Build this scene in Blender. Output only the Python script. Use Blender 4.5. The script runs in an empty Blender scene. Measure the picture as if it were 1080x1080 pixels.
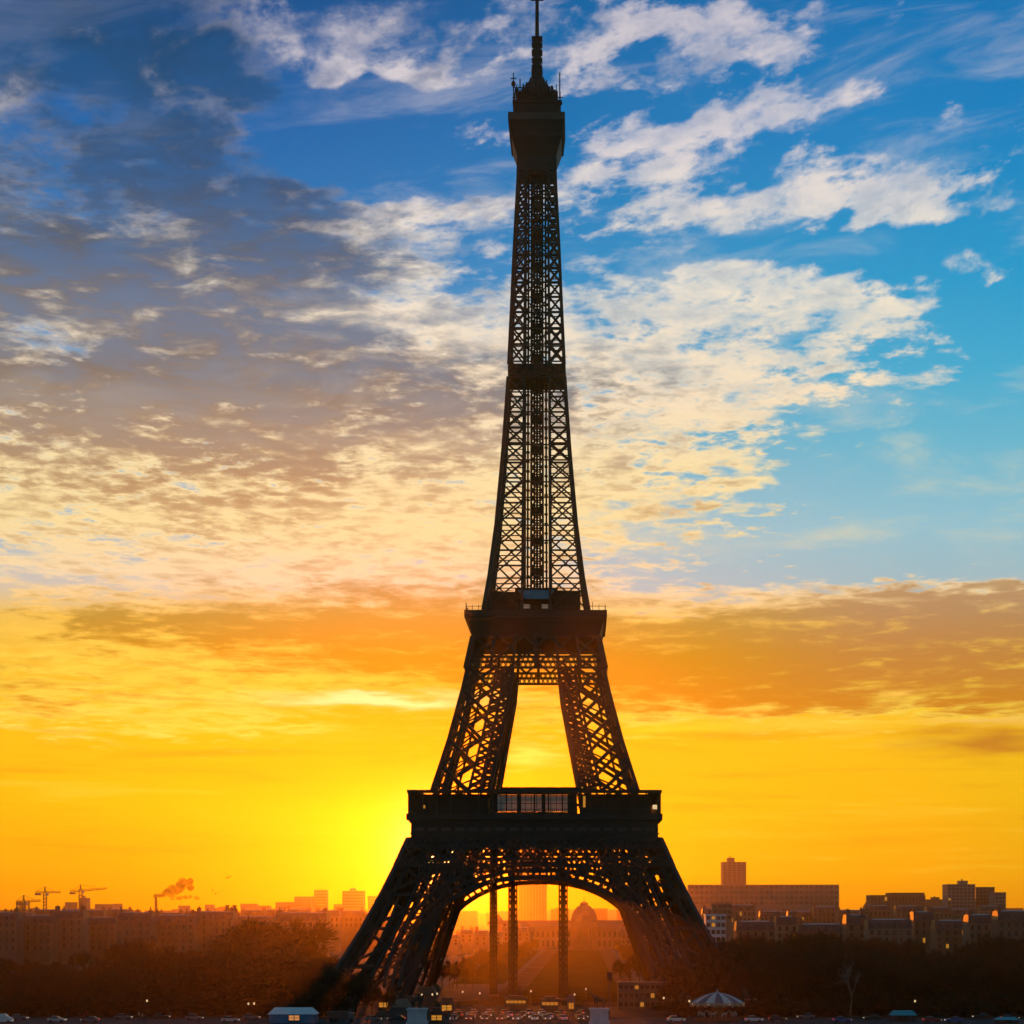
import bpy, bmesh, math, random
from mathutils import Vector, Matrix
R = math.radians
rnd = random.Random(7)
scn = bpy.context.scene
COL = scn.collection

# ------------------------------------------------------------------ camera
F = 2077.0            # focal length in photo pixels (photo 1080 wide)
CX, CY, CZ = 13.0, -620.0, 26.0
HX, HY = 610.0, 965.0  # vanishing point of the tower's axis in the photo
cam = bpy.data.cameras.new('camera')
cam_ob = bpy.data.objects.new('camera', cam); COL.objects.link(cam_ob)
cam.sensor_width = 36.0
cam.lens = 36.0 * F / 1080.0
cam.shift_x = -(HX - 540) / 1080.0
cam.shift_y = (HY - 540) / 1080.0
cam.clip_start = 1.0; cam.clip_end = 40000
cam_ob.location = (CX, CY, CZ)
cam_ob.rotation_euler = (R(90), 0, 0)
scn.camera = cam_ob

def wx(px, d): return CX + (px - HX) * d / F
def wy(d): return CY + d
def wz(py, d): return CZ + (HY - py) * d / F

# ------------------------------------------------------------------ render / exposure
scn.view_settings.view_transform = 'Standard'
scn.view_settings.look = 'None'
scn.view_settings.exposure = 0.0
scn.view_settings.gamma = 1.0
cy = scn.cycles
cy.max_bounces = 4; cy.diffuse_bounces = 2; cy.glossy_bounces = 2; cy.transmission_bounces = 3
cy.volume_bounces = 0; cy.transparent_max_bounces = 6
cy.use_denoising = True
cy.sample_clamp_indirect = 3.0

# ------------------------------------------------------------------ sun
SUN_PX, SUN_PY = 464.0, 898.0
SUN_AZ = math.atan((SUN_PX - HX) / F)                       # from +Y, positive to the right
SUN_TE = (HY - SUN_PY) / F * math.cos(SUN_AZ)
SUN_EL = math.atan(SUN_TE)
sun_dir = Vector((math.sin(SUN_AZ) * math.cos(SUN_EL), math.cos(SUN_AZ) * math.cos(SUN_EL), math.sin(SUN_EL)))
sl = bpy.data.lights.new('sun', 'SUN'); so = bpy.data.objects.new('sun', sl); COL.objects.link(so)
sl.energy = 1.25; sl.angle = R(0.5); sl.color = (1.0, 0.20, 0.006)
so.rotation_euler = sun_dir.to_track_quat('Z', 'Y').to_euler()
so.location = (0, 0, 400)

# ------------------------------------------------------------------ sky
def lin(c):
    c = c / 255.0
    return c / 12.92 if c <= 0.04045 else ((c + 0.055) / 1.055) ** 2.4
def rgb(*c): return (lin(c[0]), lin(c[1]), lin(c[2]), 1.0)

world = bpy.data.worlds.new('World'); scn.world = world; world.use_nodes = True
nt = world.node_tree; nt.nodes.clear()
class G:
    """tiny node-graph helper: every method returns an output socket"""
    def __init__(s, nt): s.nt = nt
    def n(s, t, **kw):
        x = s.nt.nodes.new(t)
        for k, v in kw.items(): setattr(x, k, v)
        return x
    def put(s, sock, v):
        if isinstance(v, bpy.types.NodeSocket): s.nt.links.new(v, sock)
        elif v is not None: sock.default_value = v
    def m(s, op, a, b=None, c=None, clamp=False):
        x = s.n('ShaderNodeMath', operation=op, use_clamp=clamp)
        s.put(x.inputs[0], a); s.put(x.inputs[1], b); s.put(x.inputs[2], c)
        return x.outputs[0]
    def mix(s, f, a, b, mode='MIX'):
        x = s.n('ShaderNodeMix', data_type='RGBA', blend_type=mode)
        s.put(x.inputs[0], f); s.put(x.inputs[6], a); s.put(x.inputs[7], b)
        return x.outputs[2]
    def sstep(s, v, lo, hi, to0=0.0, to1=1.0):
        x = s.n('ShaderNodeMapRange', interpolation_type='SMOOTHSTEP')
        s.put(x.inputs[0], v); s.put(x.inputs[1], lo); s.put(x.inputs[2], hi); s.put(x.inputs[3], to0); s.put(x.inputs[4], to1)
        return x.outputs[0]
    def lmap(s, v, lo, hi, to0=0.0, to1=1.0, clamp=True):
        x = s.n('ShaderNodeMapRange', interpolation_type='LINEAR', clamp=clamp)
        s.put(x.inputs[0], v); s.put(x.inputs[1], lo); s.put(x.inputs[2], hi); s.put(x.inputs[3], to0); s.put(x.inputs[4], to1)
        return x.outputs[0]
    def ramp(s, v, stops, interp='LINEAR'):
        x = s.n('ShaderNodeValToRGB'); cr = x.color_ramp; cr.interpolation = interp
        stops = sorted(stops)
        while len(cr.elements) < len(stops): cr.elements.new(0.5)
        for e, (p, c) in zip(cr.elements, stops): e.position = p; e.color = c
        s.put(x.inputs[0], v)
        return x.outputs[0]
    def xyz(s, x, y, z=0.0):
        c = s.n('ShaderNodeCombineXYZ'); s.put(c.inputs[0], x); s.put(c.inputs[1], y); s.put(c.inputs[2], z)
        return c.outputs[0]
    def noise(s, vec, scale, detail=6, rough=0.55, distort=0.0, lac=2.0):
        x = s.n('ShaderNodeTexNoise'); s.put(x.inputs['Vector'], vec)
        x.inputs['Scale'].default_value = scale; x.inputs['Detail'].default_value = detail
        x.inputs['Roughness'].default_value = rough; x.inputs['Distortion'].default_value = distort
        x.inputs['Lacunarity'].default_value = lac
        return x.outputs[0]
    def sep(s, c):
        x = s.n('ShaderNodeSeparateColor'); s.put(x.inputs[0], c); return x.outputs

g = G(nt)
tc = g.n('ShaderNodeTexCoord')
sx = g.n('ShaderNodeSeparateXYZ'); nt.links.new(tc.outputs['Generated'], sx.inputs[0])
dx, dy, dz = sx.outputs
AZ = g.m('ARCTAN2', dx, dy)                                   # azimuth from +Y
HOR = g.m('SQRT', g.m('ADD', g.m('MULTIPLY', dx, dx), g.m('MULTIPLY', dy, dy)))
TE = g.m('DIVIDE', dz, g.m('MAXIMUM', HOR, 0.02))             # tangent of the elevation
def s_of(px): return math.atan((px - HX) / F)
def t_of(py): return (HY - py) / F
S0, S1 = s_of(-60), s_of(1140)
T0, T1 = t_of(985), t_of(-15)
def sp(px): return (s_of(px) - S0) / (S1 - S0)
def tp(py): return (t_of(py) - T0) / (T1 - T0)

# turbulent wobble so that no control row shows as a straight edge
kk = g.m('ADD', g.m('MULTIPLY', g.m('DIVIDE', 1.0, g.m('ADD', g.m('MAXIMUM', TE, 0.0), 0.15)), 0.45), 1.25)
slant = g.m('MULTIPLY', g.m('MULTIPLY', AZ, 0.17), g.sstep(TE, 0.27, 0.40))
Tsl = g.m('SUBTRACT', TE, slant)
ksl = g.m('DIVIDE', 1.0, g.m('ADD', g.m('MAXIMUM', Tsl, 0.0), 0.15))
SEED = 0.7
Q = g.xyz(g.m('MULTIPLY', AZ, kk), g.m('MULTIPLY', ksl, 1.1), SEED)
wob1 = g.noise(Q, 9.0, 3, 0.55)
Q2 = g.xyz(g.m('ADD', g.m('MULTIPLY', AZ, kk), 7.3), g.m('ADD', g.m('MULTIPLY', ksl, 1.1), 3.1))
wob2 = g.noise(Q2, 9.0, 3, 0.55)
AZw = g.m('ADD', AZ, g.m('MULTIPLY', g.m('SUBTRACT', wob1, 0.5), 0.055))
TEw = g.m('ADD', TE, g.m('MULTIPLY', g.m('SUBTRACT', wob2, 0.5), g.m('MULTIPLY_ADD', TE, 0.10, 0.006)))
U = g.lmap(AZw, S0, S1)
V = g.lmap(TE, T0, T1)
Vw = g.lmap(TEw, T0, T1)

# cover / shade of the cloud deck by direction: (photo x: cover, darkness)
ROWS = {
  -10: [(0,.35,.9),(120,.4,.9),(240,.5,.6),(300,.6,.3),(360,.4,.6),(480,.5,.5),(600,.5,.3),(720,.45,.2),(840,.25,.2),(960,.0,0),(1080,.08,0)],
  40: [(0,.5,.9),(120,.55,.95),(240,.5,.8),(300,.68,.3),(360,.62,.3),(420,.5,.5),(480,.6,.5),(600,.62,.3),(720,.85,.12),(840,.72,.12),(895,.4,.1),(945,.48,0),(1010,.1,0),(1060,.42,0)],
  78: [(0,.6,.95),(120,.65,.95),(200,.6,.8),(300,.6,.5),(360,.82,.2),(440,.75,.25),(500,.5,.5),(600,.72,.05),(680,.55,.3),(820,.45,.3),(900,.35,.1),(960,.15,.1),(1080,.0,0)],
  110: [(0,.5,.9),(120,.6,.95),(200,.65,.6),(280,.5,.8),(360,.35,.6),(440,.3,.6),(520,.3,.5),(620,.3,.3),(720,.48,.1),(800,.68,.1),(880,.66,.05),(950,.45,0),(990,.1,0),(1080,.15,0)],
  145: [(0,.6,.2),(50,.35,.6),(150,.6,.9),(240,.55,.8),(320,.3,.7),(420,.12,.5),(470,.68,.1),(520,.62,.1),(600,.5,.2),(680,.75,.1),(780,.8,.05),(850,.6,.05),(920,.15,0),(985,.5,0),(1040,.1,0),(1080,.3,0)],
  180: [(0,.5,.4),(60,.4,.7),(120,.6,.95),(240,.5,.9),(330,.3,.8),(420,.3,.6),(500,.4,.4),(600,.68,.15),(700,.7,.1),(790,.32,.1),(860,.72,.05),(940,.6,.2),(1020,.45,.1),(1080,.5,.15)],
  222: [(0,.6,.4),(60,.4,.8),(140,.5,.95),(250,.6,.95),(330,.78,.8),(400,.72,.45),(470,.7,.3),(560,.6,.3),(640,.62,.1),(740,.82,.08),(840,.82,.08),(940,.85,.1),(1040,.7,.05),(1080,.5,.1)],
  262: [(0,.7,.95),(70,.8,.9),(150,.85,.6),(240,.9,.8),(330,.95,.9),(420,.8,.5),(480,.55,.3),(560,.5,.3),(640,.45,.2),(740,.35,.1),(840,.28,.2),(940,.18,0),(1080,.05,0)],
  300: [(0,.9,.95),(100,.95,.95),(200,.9,.75),(300,.95,.9),(400,.75,.5),(480,.6,.4),(600,.6,.2),(700,.82,.15),(800,.88,.1),(900,.82,.08),(970,.42,.1),(1050,.42,0),(1080,.4,0)],
  340: [(0,.9,.6),(80,.95,.8),(180,.95,.75),(300,.95,.65),(400,.85,.4),(480,.75,.3),(600,.8,.2),(700,.86,.15),(800,.76,.1),(900,.82,.05),(960,.62,.05),(1020,.25,0),(1080,.1,0)],
  380: [(0,.8,.5),(50,.55,.6),(150,.95,.8),(300,1,.85),(420,.95,.6),(500,.85,.45),(600,.85,.4),(700,.86,.25),(800,.76,.1),(900,.78,.05),(980,.5,0),(1050,.15,0),(1080,.08,0)],
  420: [(0,1,.9),(150,1,.8),(300,1,.75),(420,1,.75),(520,.95,.6),(620,.95,.45),(720,.9,.25),(840,.85,.12),(940,.55,.08),(1020,.25,.1),(1080,.08,0)],
  460: [(0,.95,.55),(120,.95,.55),(250,1,.65),(400,1,.65),(500,.95,.5),(600,.95,.3),(720,.85,.18),(800,.7,.1),(900,.35,.1),(1000,.12,0),(1080,.04,0)],
  510: [(0,.95,.4),(150,.95,.5),(300,1,.5),(420,.95,.3),(520,.9,.25),(620,.86,.25),(720,.8,.22),(780,.72,.2),(860,.38,.1),(960,.08,0),(1080,.03,0)],
  560: [(0,.85,.2),(150,.9,.3),(300,.95,.3),(420,.9,.15),(520,.9,.2),(620,.75,.25),(720,.58,.3),(800,.42,.25),(880,.3,.1),(1080,.08,0)],
  600: [(0,.75,.15),(150,.82,.2),(300,.88,.2),(420,.9,.25),(520,.9,.3),(640,.6,.3),(720,.5,.2),(800,.38,.2),(900,.22,.1),(1080,.12,.2)],
  636: [(0,.5,.2),(100,.6,.3),(250,.75,.4),(400,.85,.55),(500,.9,.6),(600,.85,.5),(700,.7,.3),(800,.7,.4),(900,.85,.6),(1000,.95,.75),(1080,.95,.85)],
  662: [(0,.4,.4),(80,.8,.75),(200,.92,.8),(350,1,.85),(500,1,.8),(650,1,.55),(800,1,.7),(1080,1,.78)],
  700: [(0,.6,.3),(150,.7,.35),(300,.9,.4),(400,.95,.7),(500,.95,.8),(650,1,.85),(800,1,.92),(960,1,.75),(1080,1,.68)],
  742: [(0,.7,.5),(150,.7,.35),(300,.6,.2),(420,.5,.05),(500,.5,.3),(600,.75,.5),(700,.92,.65),(840,1,.8),(930,.95,.45),(1020,1,.75),(1080,1,.75)],
  770: [(0,.6,.4),(150,.6,.2),(280,.6,.05),(400,.3,.2),(540,.6,.4),(660,.4,.2),(780,.4,.2),(900,.4,.2),(1000,.35,.3),(1080,.35,.3)],
  800: [(0,.3,.3),(200,.3,.2),(400,.2,.1),(510,.4,0),(560,.75,0),(610,.45,0),(700,.15,.1),(900,.2,.1),(1080,.25,.3)],
  835: [(0,.25,.2),(300,.2,.1),(600,.1,.1),(1080,.15,.2)],
  985: [(0,.05,.2),(1080,.05,.2)],
}
ys = sorted(ROWS)
prev = None
for i, y in enumerate(ys):                                     # from the zenith side down
    r = g.ramp(U, [(sp(x), (max(0, c - (.07 if y < 270 else 0) - (.13 if 270 < y < 470 and 560 < x < 920 else 0) - (.07 if 470 < y < 630 else 0) + (.30 if x < 260 and y < 60 else .26 if x < 300 and y < 250 else 0) - (.10 if 300 < x < 560 and 90 < y < 200 else 0)), min(1, d + (.12 if x < 480 and y < 230 else 0) + (.3 if x < 70 and 90 < y < 350 else 0) + (.2 if x < 330 and 410 < y < 500 else 0)), 0, 1)) for x, c, d in ROWS[y]])
    if prev is None: prev = r
    else: prev = g.mix(g.sstep(Vw, tp(ys[i-1]), tp(y)), prev, r)
ctl = g.sep(prev); COV, DRK = ctl[0], ctl[1]

def vramp(tab, v=None): return g.ramp(V if v is None else v, [(tp(y), rgb(*c)) for y, c in tab])
clearL = vramp([(0,(0,76,138)),(150,(0,102,172)),(300,(22,126,192)),(450,(90,162,204)),(560,(150,192,208)),(625,(196,198,190)),(660,(240,198,90)),(700,(244,194,55)),(760,(246,198,20)),(850,(244,200,2)),(920,(242,172,2)),(975,(228,125,3))])
clearR = vramp([(0,(0,114,180)),(150,(0,130,194)),(300,(10,154,206)),(400,(52,172,212)),(470,(92,184,212)),(560,(138,196,214)),(625,(152,190,202)),(660,(220,178,110)),(700,(240,180,48)),(760,(250,200,20)),(850,(246,198,4)),(920,(246,180,3)),(975,(232,134,4))])
clear = g.mix(g.sstep(AZ, s_of(150), s_of(1000)), clearL, clearR)
light = vramp([(0,(205,198,208)),(150,(228,218,218)),(300,(242,232,214)),(420,(252,230,196)),(500,(253,230,172)),(560,(252,228,164)),(620,(246,222,180)),(660,(255,205,85)),(720,(255,222,75)),(780,(255,235,95)),(850,(255,220,40)),(975,(250,170,15))])
dark = vramp([(0,(0,68,114)),(100,(14,76,120)),(200,(44,82,120)),(270,(82,94,110)),(330,(116,112,112)),(400,(126,116,108)),(460,(160,136,112)),(520,(182,146,102)),(600,(184,148,102)),(650,(172,146,64)),(690,(182,138,24)),(740,(198,130,16)),(800,(212,138,12)),(900,(240,150,8))])

darkR = vramp([(600,(190,152,112)),(650,(178,138,96)),(690,(186,130,66)),(740,(198,128,34)),(800,(212,138,12))])
dark = g.mix(g.m('MULTIPLY', g.sstep(AZ, s_of(720), s_of(960)), g.sstep(TE, t_of(590), t_of(640))), dark, darkR)
nA = g.noise(Q, 13.0, 9, 0.62, 0.1)
nB = g.noise(Q2, 13.0, 8, 0.62, 0.3)
Q3 = g.xyz(g.m('ADD', g.m('MULTIPLY', AZ, kk), 1.7), g.m('ADD', g.m('MULTIPLY', ksl, 1.1), 9.4))
nC = g.noise(Q3, 30.0, 6, 0.58, 0.1)                              # mackerel ripples
mack = g.m('MULTIPLY', g.sstep(TE, t_of(660), t_of(560)), g.sstep(TE, t_of(330), t_of(440)))
soft = g.m('MULTIPLY', g.sstep(TE, t_of(470), t_of(380)), g.sstep(AZ, s_of(540), s_of(330)))
dens0 = g.m('ADD', g.m('MULTIPLY', g.m('SUBTRACT', nA, 0.5), 4.2), g.m('MULTIPLY', g.m('SUBTRACT', COV, 0.57), 3.3))
dens0 = g.m('ADD', dens0, g.m('MULTIPLY', g.m('SUBTRACT', nC, 0.5), g.m('MULTIPLY', g.m('ADD', g.m('MULTIPLY_ADD', mack, 1.5, 2.2), g.m('MULTIPLY', soft, -1.9)), g.sstep(wob1, 0.36, 0.62, 0.25, 1.5))))
DENS = g.sstep(g.m('ADD', dens0, 0.5), 0.0, 1.05)
thick = g.sstep(dens0, 0.0, 1.3)
tl = g.m('MULTIPLY', g.sstep(TE, t_of(340), t_of(200)), g.sstep(AZ, s_of(520), s_of(200)))
sh = g.m('ADD', DRK, g.m('MULTIPLY', g.m('SUBTRACT', nB, 0.5), g.m('MULTIPLY_ADD', tl, -1.3, 2.1)))
sh = g.m('ADD', sh, g.m('MULTIPLY', g.m('SUBTRACT', nC, 0.5), g.m('MULTIPLY', mack, 1.8)))
sh = g.m('ADD', sh, g.m('MULTIPLY', g.m('SUBTRACT', thick, 0.5), 0.35))
SH = g.m('MULTIPLY', g.sstep(sh, 0.05, 0.95), g.m('MULTIPLY_ADD', g.sstep(DRK, 0.0, 0.5), 0.55, 0.45))
cloud = g.mix(SH, light, dark)
thin = g.m('MULTIPLY', g.sstep(nB, 0.34, 0.62), g.sstep(TE, t_of(560), t_of(300)))
sky = g.mix(g.m('MULTIPLY', DENS, g.m('MULTIPLY_ADD', thin, -0.34, 0.97)), clear, cloud)

nD = g.noise(g.xyz(g.m('MULTIPLY', AZ, 9.0), g.m('MULTIPLY', Tsl, 34.0), 4.0), 1.0, 8, 0.62, 0.6)
veil = g.m('MULTIPLY', g.sstep(nD, 0.47, 0.75), g.sstep(TE, t_of(650), t_of(560)))
sky = g.mix(g.m('MULTIPLY', veil, g.m('MULTIPLY_ADD', g.sstep(AZ, s_of(480), s_of(200)), -0.32, 0.42)), sky, light)
nE = g.noise(g.xyz(g.m('MULTIPLY', AZ, 7.0), g.m('MULTIPLY', TE, 105.0), 8.0), 1.0, 7, 0.6, 0.5)
lowm = g.m('MULTIPLY', g.sstep(TE, t_of(700), t_of(770)), g.sstep(TE, t_of(965), t_of(900)))
sky = g.mix(g.m('MULTIPLY', g.m('MULTIPLY', g.sstep(nE, 0.50, 0.72), lowm), 0.55), sky, rgb(222, 146, 14))
sky = g.mix(g.m('MULTIPLY', g.m('MULTIPLY', g.sstep(nE, 0.46, 0.30), lowm), 0.45), sky, rgb(255, 222, 60))
# Nishita air underneath
nish = g.n('ShaderNodeTexSky'); nish.sky_type = 'NISHITA'; nish.sun_disc = False
nish.sun_elevation = SUN_EL; nish.sun_rotation = SUN_AZ
nish_s = g.mix(1.0, nish.outputs[0], (0.05, 0.05, 0.05, 1), 'MULTIPLY')

# aureole and disc of the sun, and bright bars of cloud catching it
vd = g.n('ShaderNodeVectorMath', operation='DOT_PRODUCT'); nt.links.new(tc.outputs['Generated'], vd.inputs[0])
vd.inputs[1].default_value = sun_dir
ang = g.m('ARCCOSINE', g.m('MINIMUM', vd.outputs['Value'], 1.0))
def gauss(v, w): return g.m('EXPONENT', g.m('MULTIPLY', g.m('POWER', g.m('DIVIDE', v, w), 2.0), -1.0))
def glow(px, py, wxp, wyp, tilt=0.0):
    a = g.m('DIVIDE', g.m('SUBTRACT', AZw, s_of(px)), wxp / F)
    b = g.m('DIVIDE', g.m('SUBTRACT', g.m('SUBTRACT', TEw, t_of(py)), g.m('MULTIPLY', g.m('SUBTRACT', AZ, s_of(px)), tilt)), wyp / F)
    return g.m('EXPONENT', g.m('MULTIPLY', g.m('ADD', g.m('MULTIPLY', a, a), g.m('MULTIPLY', b, b)), -1.0))
def add(base, f, col): return g.mix(f, base, col)
sky = add(sky, g.m('MULTIPLY', gauss(ang, 0.075), 0.5), rgb(240, 150, 0))
sky = g.mix(g.m('MULTIPLY', gauss(ang, 0.075), 0.92), sky, (0.05, 0.012, 0.0, 1))
sky = add(sky, g.m('MULTIPLY', gauss(ang, 0.021), 0.9), (0.8, 0.75, 0.36, 1))
sky = add(sky, g.m('MULTIPLY', glow(405, 739, 95, 5.5), 0.95), (1.0, 0.95, 0.42, 1))
sky = add(sky, g.m('MULTIPLY', glow(285, 770, 62, 4), 0.75), rgb(255, 226, 90))
sky = add(sky, g.m('MULTIPLY', glow(150, 762, 70, 5), 0.6), rgb(255, 205, 60))
sky = add(sky, g.m('MULTIPLY', glow(950, 733, 22, 5), 0.85), rgb(255, 205, 85))
sky = add(sky, g.m('MULTIPLY', glow(700, 770, 60, 7), 0.6), rgb(255, 225, 30))
sky = add(sky, g.m('MULTIPLY', glow(860, 766, 150, 7), 0.65), rgb(255, 215, 70))
sky = add(sky, g.m('MULTIPLY', glow(1045, 764, 60, 4.5), 0.75), rgb(250, 205, 110))
sky = add(sky, g.m('MULTIPLY', glow(1045, 786, 75, 13), 0.92), rgb(186, 118, 34))
sky = add(sky, g.m('MULTIPLY', glow(560, 798, 26, 9), 0.6), rgb(255, 232, 110))
# fade to a dim blue dusk sky to the sides, overhead and behind the camera
side = g.sstep(g.m('ABSOLUTE', AZ), 0.36, 0.9)
top = g.sstep(TE, 0.52, 1.1)
dim = g.m('MAXIMUM', side, top)
duskc = g.ramp(g.lmap(TE, 0.0, 1.5), [(0.0, (0.140, 0.170, 0.215, 1)), (0.35, (0.080, 0.170, 0.240, 1)), (1.0, (0.020, 0.095, 0.160, 1))])
sky = g.mix(dim, sky, duskc)
below = g.sstep(TE, -0.03, -0.005)
sky = g.mix(below, (0.02, 0.015, 0.01, 1), sky)
disc = g.sstep(ang, 0.0085, 0.0055)
sky = g.mix(disc, sky, (9.0, 7.0, 2.2, 1))
skyN = g.mix(0.03, sky, nish_s, 'ADD')
bg = g.n('ShaderNodeBackground'); nt.links.new(skyN, bg.inputs[0]); bg.inputs[1].default_value = 1.0
wo_ = g.n('ShaderNodeOutputWorld'); nt.links.new(bg.outputs[0], wo_.inputs[0])
try:
    world.cycles.sampling_method = 'MANUAL'; world.cycles.sample_map_resolution = 1024
except Exception: pass

# ------------------------------------------------------------------ helpers
def mat(name, col, rough=0.7, metal=0.0, var=0.25, scale=0.6, spec=0.3, emit=None, es=1.0, detail=5):
    m = bpy.data.materials.new(name); m.use_nodes = True
    t = m.node_tree; b = t.nodes['Principled BSDF']; q = G(t)
    b.inputs['Roughness'].default_value = rough; b.inputs['Metallic'].default_value = metal
    b.inputs['Specular IOR Level'].default_value = spec
    c = (*col, 1.0)
    if var:
        tcn = q.n('ShaderNodeTexCoord')
        nn = q.noise(tcn.outputs['Object'], scale, detail, 0.6)
        lo = tuple(x * (1 - var) for x in col) + (1,); hi = tuple(min(1, x * (1 + var)) for x in col) + (1,)
        t.links.new(q.ramp(nn, [(0.3, lo), (0.7, hi)]), b.inputs['Base Color'])
    else: b.inputs['Base Color'].default_value = c
    if emit:
        b.inputs['Emission Color'].default_value = (*emit, 1); b.inputs['Emission Strength'].default_value = es
    return m

class MB:
    """collects shapes and links them as ONE mesh object"""
    def __init__(s): s.v = []; s.f = []; s.mi = []
    def face(s, pts, mi=0):
        o = len(s.v); s.v += [tuple(p) for p in pts]; s.f.append(tuple(range(o, o + len(pts)))); s.mi.append(mi)
    def hexa(s, p, mi=0):
        o = len(s.v); s.v += [tuple(q) for q in p]
        for q in ((0,3,2,1),(4,5,6,7),(0,1,5,4),(1,2,6,5),(2,3,7,6),(3,0,4,7)):
            s.f.append(tuple(o + k for k in q)); s.mi.append(mi)
    def box(s, x0, x1, y0, y1, z0, z1, mi=0):
        s.hexa([(x0,y0,z0),(x1,y0,z0),(x1,y1,z0),(x0,y1,z0),(x0,y0,z1),(x1,y0,z1),(x1,y1,z1),(x0,y1,z1)], mi)
    def frus(s, a, z0, b, z1, mi=0, cx=0, cy=0):
        s.hexa([(cx-a,cy-a,z0),(cx+a,cy-a,z0),(cx+a,cy+a,z0),(cx-a,cy+a,z0),(cx-b,cy-b,z1),(cx+b,cy-b,z1),(cx+b,cy+b,z1),(cx-b,cy+b,z1)], mi)
    def bar(s, a, b, w, h=None, mi=0, up=None):
        a = Vector(a); b = Vector(b); d = b - a
        if d.length < 1e-6: return
        d.normalize(); h = w if h is None else h
        u = Vector(up) if up else (Vector((0,0,1)) if abs(d.z) < 0.9 else Vector((0,1,0)))
        r = d.cross(u); r.normalize(); n = r.cross(d)
        r = r * (w / 2); n = n * (h / 2)
        s.hexa([a-r-n, a+r-n, a+r+n, a-r+n, b-r-n, b+r-n, b+r+n, b-r+n], mi)
    def tube(s, a, b, ra, rb, n=6, mi=0, cap=True):
        a = Vector(a); b = Vector(b); d = (b - a)
        if d.length < 1e-6: return
        d.normalize(); u = Vector((1,0,0)) if abs(d.x) < 0.8 else Vector((0,1,0))
        r = d.cross(u).normalized(); q = d.cross(r); o = len(s.v)
        for k in range(n):
            c, sn = math.cos(2*math.pi*k/n), math.sin(2*math.pi*k/n)
            s.v.append(tuple(a + r*(c*ra) + q*(sn*ra))); s.v.append(tuple(b + r*(c*rb) + q*(sn*rb)))
        for k in range(n):
            k2 = (k+1) % n
            s.f.append((o+2*k, o+2*k2, o+2*k2+1, o+2*k+1)); s.mi.append(mi)
        if cap:
            s.f.append(tuple(o+2*k+1 for k in range(n))); s.mi.append(mi)
            s.f.append(tuple(o+2*k for k in reversed(range(n)))); s.mi.append(mi)
    def lathe(s, prof, n=24, mi=0, cx=0, cy=0, cz=0, mifn=None):
        o = len(s.v)
        for r, z in prof:
            for k in range(n):
                a = 2*math.pi*k/n; s.v.append((cx+r*math.cos(a), cy+r*math.sin(a), cz+z))
        for i in range(len(prof)-1):
            for k in range(n):
                k2 = (k+1) % n
                s.f.append((o+i*n+k, o+i*n+k2, o+(i+1)*n+k2, o+(i+1)*n+k)); s.mi.append(mifn(k, i) if mifn else mi)
    def prism(s, poly, y0, y1, mi=0):
        """polygon in x,z extruded along y"""
        n = len(poly); o = len(s.v)
        s.v += [(x, y0, z) for x, z in poly] + [(x, y1, z) for x, z in poly]
        s.f.append(tuple(o+k for k in range(n))); s.mi.append(mi)
        s.f.append(tuple(o+n+k for k in reversed(range(n)))); s.mi.append(mi)
        for k in range(n):
            k2 = (k+1) % n
            s.f.append((o+k2, o+k, o+n+k, o+n+k2)); s.mi.append(mi)
    def mesh(s, name, mats, smooth=False):
        me = bpy.data.meshes.new(name); me.from_pydata(s.v, [], s.f)
        for m in (mats if isinstance(mats, (list, tuple)) else [mats]): me.materials.append(m)
        me.polygons.foreach_set('material_index', s.mi)
        if smooth: me.polygons.foreach_set('use_smooth', [True]*len(s.f))
        me.update(); return me
    def build(s, name, mats, parent=None, loc=None, smooth=False):
        return link(name, s.mesh(name, mats, smooth), parent, loc)
def link(name, me, parent=None, loc=None, rz=0.0):
    o = bpy.data.objects.new(name, me); COL.objects.link(o)
    if parent: o.parent = parent
    if loc: o.location = loc
    if rz: o.rotation_euler = (0, 0, rz)
    return o
def tag(o, label=None, cat=None, group=None, kind=None):
    if label: o['label'] = label
    if cat: o['category'] = cat
    if group: o['group'] = group
    if kind: o['kind'] = kind
    return o
def thing(name, label, cat, loc=(0,0,0), rz=0.0, group=None):
    o = bpy.data.objects.new(name, None); COL.objects.link(o); o.location = loc; o.rotation_euler = (0,0,rz)
    return tag(o, label, cat, group)
KIDS = {}
def kids(o): return [c for c in COL.objects if c.parent == o]
def copy_tree(o, loc, rz=0.0, label=None, group=None, cat=None, name=None):
    if o.name not in KIDS: KIDS[o.name] = [(c, [(d, []) for d in kids(c)]) for c in kids(o)]
    r = o.copy(); COL.objects.link(r); r.location = loc; r.rotation_euler = (0,0,rz)
    if label: r['label'] = label
    if group: r['group'] = group
    if cat: r['category'] = cat
    for c, sub in KIDS[o.name]:
        e = c.copy(); COL.objects.link(e); e.parent = r
        for d, _ in sub:
            h = d.copy(); COL.objects.link(h); h.parent = e
    return r
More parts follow.
